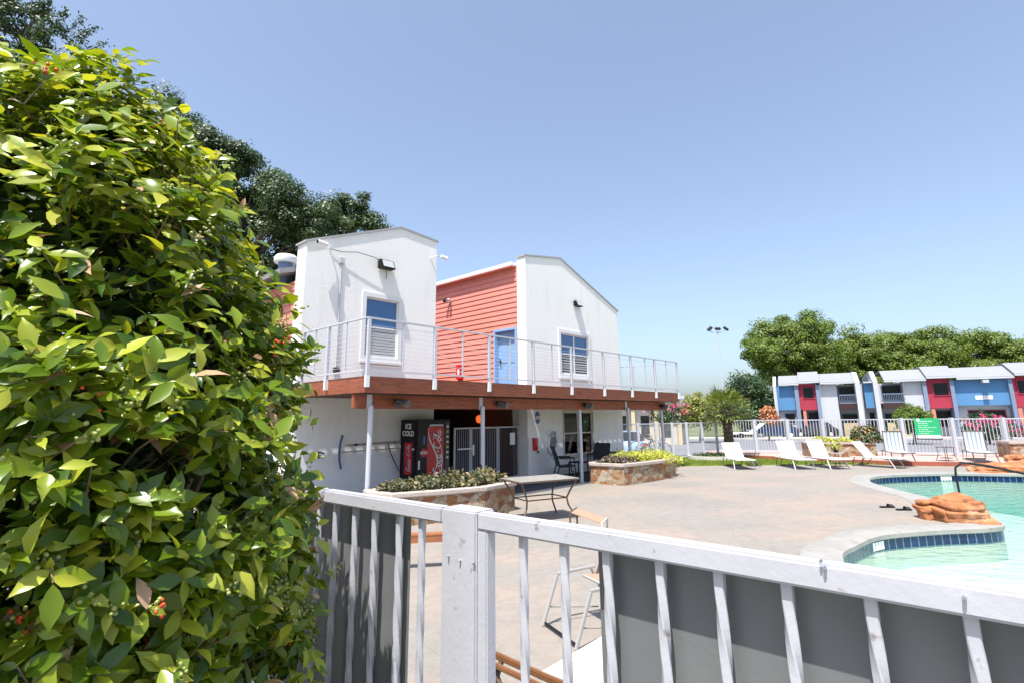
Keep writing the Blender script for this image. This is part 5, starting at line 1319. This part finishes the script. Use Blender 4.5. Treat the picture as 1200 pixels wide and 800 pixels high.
# ================================================================== VEHICLES
def car(name, label, loc, rz, paint, cat='car', tall=1.0, Lc=4.6):
    t = thing(name, label, cat, loc, rz); h = Lc / 2; W2 = .89; k = tall
    prof = [(-h, .38), (-h + .05, .78 * k), (-h + .25, .98 * k), (h - 1.25, .98 * k), (h - .25, .80 * k), (h - .02, .62 * k), (h, .36), (h - .55, .24), (-h + .55, .24)]
    mb = MB(); n_ = len(prof); ws = [W2 - .10, W2, W2, W2 - .10]; yy = [-W2, -W2 + .10, W2 - .10, W2]
    vs = []
    for y, s in zip(yy, (.96, 1, 1, .96)):
        for x, z in prof: vs.append((x * s, y, .24 + (z - .24) * (s if s < 1 else 1)))
    fs = [tuple(range(n_)), tuple(3 * n_ + i for i in reversed(range(n_)))]
    for j in range(3):
        for i in range(n_): fs.append((j * n_ + i, j * n_ + (i + 1) % n_, (j + 1) * n_ + (i + 1) % n_, (j + 1) * n_ + i))
    mb.add(vs, fs).build('body', paint, t, True, bevel=.03)
    rf = [(-h + .45, .98 * k), (-h + .85, 1.46 * k), (h - 2.25, 1.48 * k), (h - 1.35, .98 * k)]
    mb = MB(); vs = [(x, s * (W2 - .06 if i in (0, 3) else W2 - .22), z) for s in (-1, 1) for i, (x, z) in enumerate(rf)]
    cab = mb.add(vs, [(0, 1, 2, 3), (7, 6, 5, 4), (0, 4, 5, 1), (1, 5, 6, 2), (2, 6, 7, 3), (3, 7, 4, 0)]).build('windows', M['darkglass'], t)
    MB().box(rf[1][0] - .02, rf[2][0] + .02, -(W2 - .20), W2 - .20, 1.45 * k, 1.51 * k).build('roof_panel', paint, t, bevel=.02)
    for sx in (-h + .85, h - .85):
        for s in (-1, 1):
            wh = MB().lathe([(.20, -.11), (.31, -.10), (.33, -.06), (.33, .06), (.31, .10), (.20, .11)], 24).build('wheel', M['black'], t, True)
            wh.location = (sx, s * (W2 - .08), .33); wh.rotation_euler = (R_(90), 0, 0)
            MB().lathe([(.20, -.115), (.20, .115)], 16).build('rim', M['silver'], wh)
    for s in (-1, 1):
        MB().box(h - .12, h - .01, s * (W2 - .38), s * (W2 - .12), .60 * k, .74 * k).build('headlight', M['cansilver'], t, bevel=.02)
        MB().box(-h + .0, -h + .09, s * (W2 - .32), s * (W2 - .1), .66 * k, .84 * k).build('tail_light', M['red'], t, bevel=.02)
        MB().box(h - 1.6, h - 1.45, s * (W2 + .02), s * (W2 + .16), .98 * k, 1.10 * k).build('mirror', paint, t, bevel=.02)
    return t
q = gnd(906, 512.5, -.49); car('parked_car', 'dark blue car parked behind the fence, left of the townhouses', (q.x, q.y, -.49), R_(172), mat('dark_blue_paint', (.015, .035, .09), .25), tall=1.12)
q = gnd(737, 528, -.2); car('parked_car', 'pale blue car parked close behind the fence beside the clubhouse wall', (q.x - .4, q.y, gz(q.x, q.y)), R_(95), mat('pale_blue_paint', (.30, .42, .58), .3))
q = gnd(1206, 511, -.49); car('parked_car', 'black car behind the fence at the right edge, below the crimson bay', (q.x, q.y, -.49), R_(160), mat('black_paint', (.02, .02, .025), .25))
q = gnd(953, 511.5, -.49); car('parked_car', 'dark grey car parked below the left crimson bay of the townhouses', (q.x, q.y, -.49), R_(168), mat('dark_grey_paint', (.035, .04, .045), .3))
# motor scooter with ramp-like fairing near the palm
t = thing('utility_trailer', 'small white utility trailer with sloping ramp parked behind the palm', 'trailer', (lambda p: (p.x, p.y, -.49))(gnd(866, 513.5, -.49)), R_(175))
MB().box(-1.2, 1.2, -.7, .7, .45, .62).build('bed', M['white'], t, bevel=.02)
MB().add([(-1.2, -.65, .62), (-1.2, .65, .62), (-2.4, .65, 1.5), (-2.4, -.65, 1.5), (-1.2, -.65, .56), (-1.2, .65, .56), (-2.4, .65, 1.44), (-2.4, -.65, 1.44)], [(0, 1, 2, 3), (7, 6, 5, 4), (0, 4, 5, 1), (1, 5, 6, 2), (2, 6, 7, 3), (3, 7, 4, 0)]).build('ramp', M['white'], t)
for s in (-1, 1):
    wh = MB().lathe([(.2, -.08), (.28, -.08), (.30, 0), (.28, .08), (.2, .08)], 18).build('wheel', M['black'], t, True); wh.location = (0, s * .8, .30); wh.rotation_euler = (R_(90), 0, 0)
def bicycle(label, loc, rz, mt):
    t = thing('bicycle', label, 'bicycle', loc, rz, 'bicycles behind the fence')
    for x in (-.52, .52):
        n_ = 20; mb = MB(); mb.tube([(x + .33 * math.cos(6.2832 * i / n_), 0, .35 + .33 * math.sin(6.2832 * i / n_)) for i in range(n_ + 1)], .022, 6, False); w_ = mb.build('wheel', M['black'], t, True)
        mb = MB()
        for i in range(8): a = i * math.pi / 8; mb.bar((x - .32 * math.cos(a), 0, .35 - .32 * math.sin(a)), (x + .32 * math.cos(a), 0, .35 + .32 * math.sin(a)), .004)
        mb.build('spokes', M['silver'], w_)
    mb = MB()
    for a, b in (((-.52, .35), (-.12, .32)), ((-.12, .32), (-.22, .85)), ((-.52, .35), (-.2, .75)), ((-.12, .32), (.38, .72)), ((-.2, .78), (.36, .85)), ((.52, .35), (.34, .98))): mb.tube([(a[0], 0, a[1]), (b[0], 0, b[1])], .018, 7)
    mb.build('frame', mt, t, True)
    MB().box(-.36, -.10, -.06, .06, .85, .91).build('saddle', M['black'], t, bevel=.02)
    MB().tube([(.28, -.28, 1.0), (.36, -.1, 1.0), (.36, .1, 1.0), (.28, .28, 1.0)], .014, 6).build('handlebar', M['silver'], t, True)
q = gnd(757, 533, -.1); bicycle('dark bicycle behind the fence, nearer the clubhouse', (q.x, q.y, gz(q.x, q.y)), R_(10), M['blackmetal'])
q = gnd(770, 532.5, -.1); bicycle('blue bicycle behind the fence just right of the dark one', (q.x, q.y + .4, gz(q.x, q.y + .4)), R_(-12), M['canblue'])
# dumpster-like grey box behind left fence
q = gnd(786, 516, -.49); t = thing('utility_box', 'large grey-green box with a lid behind the fine fence', 'box', (q.x, q.y, -.49), .1)
MB().box(-1.5, 1.5, -.8, .8, .05, 1.35).build('box_body', mat('grey_green_box', (.10, .14, .13), .7, .1, 2), t, bevel=.03)
MB().box(-1.55, 1.55, -.85, .85, 1.353, 1.42).build('lid', M['blackmetal'], t, bevel=.02)
# floodlight mast
q = far(851, 500, 46); t = thing('light_mast', 'tall thin grey mast with three floodlights standing behind the palm', 'lamp post', (q.x, 46, -.5), 0)
zt = far(847, 389, 46).z + .5
MB().tube([(0, 0, 0), (0, 0, zt)], [.085, .05], 12).build('mast', M['greymetal'], t, True)
MB().tube([(-.62, 0, zt + .15), (-.55, 0, zt - .02), (.55, 0, zt - .02), (.62, 0, zt + .15)], .04, 8).build('cross_arm', M['greymetal'], t, True)
for x, tilt in ((-.72, -.7), (0, .0), (.74, .6)):
    hd = MB().box(-.24, .24, -.22, .08, -.10, .10).build('lamp_head', M['blackmetal'], t, bevel=.04); hd.location = (x, 0, zt + .30); hd.rotation_euler = (.5, tilt, 0)
# ================================================================== TREES
GT = 'trees behind the townhouses'
def tb(u, v): return far(u, v, 1)
def tree_at(name, label, cat, u, Y, z0, blobs, mt, leaf, clump, per, sig, seed, group=None, tr=.3, **k):
    q = far(u, 500, Y); return make_tree(name, label, cat, (q.x, Y, z0), [fblob(*b) for b in blobs], mt, leaf, clump, per, sig, seed, group, tr, **k)
tree_at('broadleaf_tree', 'largest and tallest green tree rising behind the left end of the townhouses', 'tree', 928, 72, -.5, [(905, 392, 27, 72), (935, 388, 25, 72), (922, 408, 32, 72), (896, 412, 22, 70), (958, 398, 26, 73), (948, 420, 28, 73), (885, 402, 12, 70), (912, 430, 28, 72), (965, 425, 24, 74), (978, 408, 16, 74)], M['leaf_far'], .30, 2.3, 380, .85, 41, GT, .5)
tree_at('broadleaf_tree', 'lower dark green tree left of the townhouses, behind the palm', 'tree', 885, 62, -.5, [(873, 452, 19, 62), (893, 462, 22, 63), (868, 474, 20, 62), (886, 485, 24, 62), (905, 478, 16, 63), (857, 484, 10, 61), (850, 462, 9, 62)], M['leaf_fardark'], .25, 3.4, 300, .70, 42, GT, .35)
for i, (u, v, r, Y, lb, m_) in enumerate([(1003, 412, 30, 76, 'round green tree behind the roofs just right of the tallest tree', 'leaf_far'), (1046, 410, 32, 78, 'green tree behind the roofs above the round clipped bush', 'leaf_far'), (1098, 412, 34, 76, 'bushy tree behind the roof of the middle crimson bay', 'leaf_far'),
                                       (1142, 415, 34, 78, 'yellow-green tree behind the roof of the wide blue panel', 'leaf_far'), (1188, 418, 34, 76, 'green tree behind the roofs at the right edge', 'leaf_far'), (1235, 412, 36, 76, 'green tree mostly beyond the right edge', 'leaf_far')]):
    rr = random.Random(i); bl = [(u, v, r * .8, Y), (u - r * .55, v + 8, r * .6, Y), (u + r * .55, v + 6, r * .6, Y + 1), (u, v + 22, r * .9, Y), (u - r * .3, v - r * (.3 + .3 * rr.random()), r * .42, Y), (u + r * .35, v - r * (.2 + .35 * rr.random()), r * .38, Y), (u - r, v + 22, r * .6, Y), (u + r, v + 22, r * .6, Y)]
    tree_at('broadleaf_tree', lb, 'tree', u, Y, -.5, bl, M[m_], .30, 2.1, 380, .85, 50 + i, GT, .35)
tree_at('yellow_shrub_tree', 'yellow-green shrubby tree left of the palm behind the fence', 'tree', 820, 48, -.5, [(812, 472, 14, 48), (826, 474, 15, 48), (806, 486, 14, 48), (822, 490, 16, 48), (838, 482, 12, 48), (836, 465, 7, 48)], M['leaf_yellow'], .22, 22, 44, .32, 61, None, .15)
t = tree_at('crape_myrtle', 'small dark tree with bright pink blossom at the right end of the balcony', 'tree', 775, 32, -.4, [(775, 486, 14, 32), (790, 482, 13, 32), (765, 478, 9, 32), (798, 488, 9, 32), (783, 492, 10, 32)], M['leaf_dark'], .12, 38, 34, .18, 62, None, .08)
q = far(775, 500, 32); rng = np.random.default_rng(3); pp = []
for (u, v) in ((795, 474), (790, 476), (799, 477), (757, 479), (784, 478), (802, 481)):
    c_ = far(u, v, 31.6); pp += [np.array([c_.x - q.x, 31.4 - 32, c_.z + .4]) + rng.normal(size=3) * [.18, .18, .12] for _ in range(9)]
leaf_mesh('blossom', np.array(pp), rng.normal(size=(len(pp), 3)) + [0, -1, .5], .13, M['pink'], t, rng, .9, 0)
tree_at('orange_shrub', 'dry orange-brown shrub above the fence beside the end townhouse', 'shrub', 900, 50, -.5, [(900, 488, 9, 50, 1, 1.1), (899, 480, 5, 50, 1, 1.3), (906, 491, 6, 50)], M['orange_leaf'], .25, 60, 30, .22, 63, None, .08)
tree_at('round_bush', 'round clipped yellow-green bush behind the fence left of the green banner', 'bush', 1069, 42, -.5, [(1069, 491, 17, 42, 1, .85)], M['leaf_far'], .13, 150, 60, .16, 64, None, .1, hollow=.7)
q = far(1155, 505, 40)
t = tree_at('flowering_shrub', 'dense green shrub with pink flowers on top behind the striped right lounger', 'shrub', 1157, 41, -.5, [(1140, 498, 12, 41), (1155, 495, 13, 41), (1170, 498, 12, 41), (1148, 508, 11, 41), (1166, 508, 11, 41)], M['leaf_fardark'], .15, 36, 40, .22, 65, None, .08)
pp = []
for k in range(26):
    u, v = rng.uniform(1128, 1182), 0; v = 486 + abs(u - 1156) * .22 + abs(rng.normal()) * 6; c_ = far(u, v, 40.4); pp += [np.array([c_.x, 40.2, c_.z]) + rng.normal(size=3) * [.10, .10, .08] for _ in range(9)]
b_ = far(1157, 500, 41); leaf_mesh('blossom', np.array(pp) - np.array([b_.x, 41, -.5]), rng.normal(size=(len(pp), 3)) + [0, -1, .5], .15, M['pink'], t, rng, .9, 0)
bush('flowering_shrub', 'magenta-flowered shrub behind the fence at the right edge', 'shrub', tuple(gnd(1192, 513, -.49)), .9, 1.5, M['leaf_fardark'], 1200, .16, 67, None, (M['pink'], 160, .2), .5)
bush('bush', 'low green bush under the window of the end townhouse', 'bush', tuple(gnd(936, 509, -.4)), .7, 1.0, M['leaf_far'], 800, .16, 68)
bush('bush', 'grey-green bush in front of the right balcony bay, behind the fence', 'bush', tuple(gnd(1050, 511, -.4)), 1.1, 1.3, M['leaf_dark'], 900, .18, 69)
# trees behind the clubhouse
tree_at('oak_tree', 'large dark oak behind the left gable of the clubhouse', 'tree', 250, 28, 0, [(345, 255, 42, 27), (300, 215, 42, 27), (265, 190, 40, 27), (240, 170, 30, 26), (215, 145, 26, 26), (195, 120, 17, 26), (290, 260, 50, 28), (375, 262, 34, 27), (330, 232, 30, 26), (282, 180, 22, 26), (250, 160, 16, 26), (310, 290, 50, 27), (215, 225, 44, 28), (185, 200, 32, 28), (230, 290, 60, 29), (160, 255, 44, 29), (270, 350, 55, 28)], M['leaf_dark'], .15, 9, 330, .42, 71, 'trees behind the clubhouse', .45)
tree_at('oak_tree', 'smaller oak with a rounded crown right of the large oak, over the gable roof', 'tree', 410, 29, 0, [(390, 250, 26, 29), (420, 252, 24, 29), (405, 272, 30, 29), (436, 268, 18, 29), (448, 276, 9, 29), (370, 268, 26, 29), (400, 238, 14, 29)], M['leaf_dark'], .15, 10, 300, .38, 72, 'trees behind the clubhouse', .35)
t = tree_at('oak_tree', 'dark tree with thin outer twigs above the hedge at the top left corner', 'tree', -10, 11, 0, [(15, 22, 36, 11), (60, 42, 26, 11), (-60, 60, 50, 11), (0, 100, 50, 11), (-50, 0, 44, 11), (-20, 50, 40, 11), (90, 60, 15, 11), (38, 68, 26, 11), (45, 8, 16, 11), (0, -10, 34, 11), (112, 72, 8, 11)], M['leaf_dark'], .075, 90, 70, .11, 73, 'trees behind the clubhouse', .08)
b_ = far(-10, 500, 11); pp = []; nn_ = []; mb = MB()
for (u0, v0, u1, v1) in ((75, 40, 98, 22), (85, 45, 114, 32), (95, 62, 128, 50), (70, 20, 78, 12), (55, 5, 60, -8), (100, 75, 135, 70), (90, 55, 104, 36)):
    a, b = far(u0, v0, 11), far(u1, v1, 11); o_ = Vector((b_.x, 11, 0)); mb.tube([a - o_, b - o_], [.012, .004], 5)
    for k in range(110):
        p = a.lerp(b, rng.random()) - o_; pp.append(np.array(p) + rng.normal(size=3) * .045)
mb.build('outer_twig', M['bark'], t); leaf_mesh('twig_leaves', np.array(pp), rng.normal(size=(len(pp), 3)) + [0, 0, .6], .07, M['leaf_dark'], t, rng, .55, 0)
# ================================================================== GREY GATE AND FENCE IN FRONT
G0 = Vector((-.92, 2.69, 0)); ge = (Vector((.95, 1.08, 0)) - G0).normalized(); gn = Vector((-ge.y, ge.x, 0)); grz = math.atan2(ge.y, ge.x); ZG = 1.57; RH = .058
def gs(u, v, off=-.025):
    p = plane_pt(u, v, G0 + gn * off, gn); return (p - G0).dot(ge)
def gpz(u, v, off=-.025): return plane_pt(u, v, G0 + gn * off, gn).z
gsh = .054
sP0, sP1, sS1 = gs(517, 640), gs(558, 640), gs(570, 640)
def baluster(s, par, name='twisted_baluster'):
    mb = MB(); n_ = 110; z0, z1 = .10, ZG - RH; vs = []; r = .0158; ph0 = random.uniform(0, 1.5)
    for i in range(n_ + 1):
        z = z0 + (z1 - z0) * i / n_; tw = 0 if z > z1 - .045 else (z1 - .045 - z) * 9.5
        bul = 1.0 if z > z1 - .045 else .97
        for c_ in range(4):
            for dlt in (-.13, .13):
                a = tw + math.pi / 4 + c_ * math.pi / 2 + dlt; rr = r * bul
                vs.append((s + rr * math.cos(a), rr * math.sin(a) + .006, z))
    fs = [(i * 8 + k_, i * 8 + (k_ + 1) % 8, (i + 1) * 8 + (k_ + 1) % 8, (i + 1) * 8 + k_) for i in range(n_) for k_ in range(8)]
    o = mb.add(vs, fs).build(name, M['gate'], par, True); return o
fen = thing('metal_fence', 'grey fence section with sheet-backed twisted bars between the hedge and the gate post', 'fence', tuple(G0), grz)
sL = gs(379, 580)
MB().box(sL, sP0, -.025, .025, ZG - RH, ZG).build('top_rail', M['gate'], fen, bevel=.007)
MB().box(sL - 1.6, sL - .012, -.025, .025, ZG - RH, ZG).build('top_rail', M['gate'], fen, bevel=.007)
MB().box(sL - 1.6, sP0, -.022, .022, .06, .10).build('bottom_rail', M['gate'], fen, bevel=.005)
for (u, v) in ((374, 600), (393, 600), (415.6, 604), (438.6, 608), (467, 614), (493.5, 618)): baluster(gs(u, v, 0), fen)
for k in range(7): baluster(gs(374, 600, 0) - .125 * (k + 1), fen)
MB().box(sL - 1.6, gs(481, 640, .055), gsh, gsh + .003, .10, ZG - .03).build('backing_sheet', M['panel'], fen)
pst = MB().box(sP0 + .001, sP1 - .0015, -.026, .075, .0, ZG + .0005).build('gate_post', M['gate'], fen, bevel=.006)
def screw(u, v, par):
    s, z = gs(u, v, -.03), gpz(u, v, -.03)
    o = MB().lathe([(.0036, 0), (.0036, .009), (.002, .012)], 10).build('screw', M['screw'], par, True); o.location = (s, -.0255, z); o.rotation_euler = (R_(90), 0, 0)
for (u, v) in ((525.5, 651), (539, 656), (555, 659)): screw(u, v, pst)
gt = thing('metal_gate', 'large grey gate with twisted bars and sheet backing running to the right edge', 'gate', tuple(G0), grz)
sR = gs(1200, 700) + .9
MB().box(sP1 + .002, sR, -.025, .025, ZG - RH, ZG + .001).build('top_rail', M['gate'], gt, bevel=.007)
MB().box(sP1 + .002, sS1, -.0245, .0245, .02, ZG - RH - .0005).build('stile', M['gate'], gt, bevel=.005)
MB().box(sS1, sR, -.022, .022, .06, .10).build('bottom_rail', M['gate'], gt, bevel=.005)
for (u, v) in ((612, 632), (660, 645), (711, 662), (773, 665), (842, 678), (922, 693), (1020, 705), (1138, 728)): baluster(gs(u, v, 0), gt)
s_ = gs(1138, 728, 0)
for k in range(6): baluster(s_ + .125 * (k + 1), gt)
MB().box(gs(703, 690, .055), sR, gsh, gsh + .003, .10, ZG - .03).build('backing_sheet', M['panel'], gt)
for (u, v) in ((962, 657), (966.5, 665), (1130, 700)): screw(u, v, gt)
# ================================================================== HEDGE
hc = Vector((-1.47, 1.68, 0)); PR = [(-.1, .80), (.6, .78), (1.07, .74), (1.33, .72), (1.58, .71), (1.81, .70), (2.05, .69), (2.25, .64), (2.52, .52), (2.71, .40), (2.91, .29), (3.06, .15), (3.12, 0)]
pz = [q[0] for q in PR]; pr_ = [q[1] for q in PR]
hedge = thing('hedge_shrub', 'large glossy holly shrub with green and red berries filling the left side', 'shrub', tuple(hc), 0)
rng = np.random.default_rng(77)
def surf(n, zmax=3.10):
    th = rng.uniform(0, 2 * math.pi, n); z = rng.uniform(.05, zmax, n)
    keep = rng.random(n) < (np.interp(z, pz, pr_) / .93) + .12
    th, z = th[keep], z[keep]; r = np.interp(z, pz, pr_)
    dr = (np.interp(z + .02, pz, pr_) - np.interp(z - .02, pz, pr_)) / .04
    out = np.stack([np.cos(th), np.sin(th), -dr], 1); out = unit(out)
    p = np.stack([r * np.cos(th), r * np.sin(th), z], 1)
    return p, out
p, out = surf(10500)
nz1 = np.array([noise.noise(Vector(q * 2.4)) for q in p]); nz2 = np.array([noise.noise(Vector(q * 5.5) + Vector((9, 0, 0))) for q in p])
keep = (nz2 > -.14) & (nz1 > -.42) | (rng.random(len(p)) < .25)
p, out, nz1, nz2 = p[keep], out[keep], nz1[keep], nz2[keep]
dep = -.14 * rng.random(len(p)) ** 1.3 + .11 * nz1 + .08 * nz2 - .01 + np.where(rng.random(len(p)) < .05, .06, 0)
sp = p + out * dep[:, None]
ax = unit(out * .75 + np.array([0, 0, .55]) + rng.normal(size=p.shape) * .45)
P = []; N = []; T = []
for k in range(8):
    f = k / 7; Lr = rng.uniform(.07, .13, len(sp))[:, None]
    base_ = sp + ax * (Lr * f)
    perp = unit(np.cross(ax, rng.normal(size=ax.shape)))
    a = k * 2.4; b2 = np.cross(ax, perp0) if k else None
    if k == 0: perp0 = perp; b2 = np.cross(ax, perp0)
    rad = perp0 * math.cos(a) + b2 * math.sin(a)
    tdir = unit(rad * (1.0 - .45 * f) + ax * (.35 + .75 * f) + out * .25 + np.array([0, 0, .22]) + rng.normal(size=ax.shape) * .42)
    P.append(base_); T.append(tdir); N.append(unit(ax * .8 + np.array([0, -.25, .45]) + out * .3 - tdir * .2 + rng.normal(size=ax.shape) * .45))
P = np.concatenate(P); T = np.concatenate(T); N = np.concatenate(N)
leaf_mesh('foliage', P, N, .063, [M['leaf_holly'], M['leaf_dry']], hedge, rng, .50, 1, dry=.016, T=T)
# inner leaves, coloured darker to paint the shade in the hedge's gaps
sout = out
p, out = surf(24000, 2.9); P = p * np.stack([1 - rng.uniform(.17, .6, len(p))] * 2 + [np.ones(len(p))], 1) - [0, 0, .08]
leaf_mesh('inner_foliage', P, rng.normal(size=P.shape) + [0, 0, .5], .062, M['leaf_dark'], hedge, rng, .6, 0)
# twigs and stems
mb = MB(); idx = rng.integers(0, len(sp), 1500)
for i in idx:
    a = Vector(sp[i] - out_[i] * .2) if False else Vector(sp[i]) * 1.0
    dirv = Vector(ax[i]); inward = Vector((-a.x, -a.y, 0)).normalized()
    mb.tube([a + inward * .22 - Vector((0, 0, .12)), a + inward * .08 - Vector((0, 0, .03)), a, a + dirv * .10], [.0045, .0035, .0026, .0014], 5)
for i in range(26):
    th = rng.uniform(0, 6.28); z = rng.uniform(1.2, 2.9); r = np.interp(z, pz, pr_) * .8
    mb.tube([(.05 * math.cos(th), .05 * math.sin(th), -.05), (r * .4 * math.cos(th), r * .4 * math.sin(th), z * .5), (r * math.cos(th), r * math.sin(th), z)], [.022, .014, .006], 7)
tw = mb.build('stems', M['twig'], hedge, True); tw['kind'] = 'stuff'
# berries
def berries(name, n, per, mt, r, seed):
    rg = np.random.default_rng(seed); idx = rg.integers(0, len(sp), n)
    bm = bmesh.new(); bmesh.ops.create_icosphere(bm, subdivisions=1, radius=1); bv = np.array([v.co for v in bm.verts]); bf = np.array([[v.index for v in f.verts] for f in bm.faces]); bm.free()
    C = []
    for i in idx:
        k = rg.integers(max(1, per - 4), per + 4); C.append(sp[i] + ax[i] * rg.uniform(.085, .13, (k, 1)) + sout[i] * .01 + rg.normal(size=(k, 3)) * .011)
    C = np.concatenate(C); rr = r * rg.uniform(.75, 1.2, len(C))
    V = (C[:, None, :] + bv[None] * rr[:, None, None]).reshape(-1, 3); Fc = (bf[None] + (np.arange(len(C)) * len(bv))[:, None, None]).reshape(-1, 3)
    me = bpy.data.meshes.new(name); me.from_pydata(V.tolist(), [], Fc.tolist()); me.materials.append(mt); me.polygons.foreach_set('use_smooth', [True] * len(me.polygons))
    o = bpy.data.objects.new(name, me); COL.objects.link(o); o.parent = hedge; o['kind'] = 'stuff'
berries('green_berry_clusters', 900, 8, M['berry_green'], .0050, 5)
berries('red_berry_clusters', 110, 5, M['berry_red'], .0052, 6)
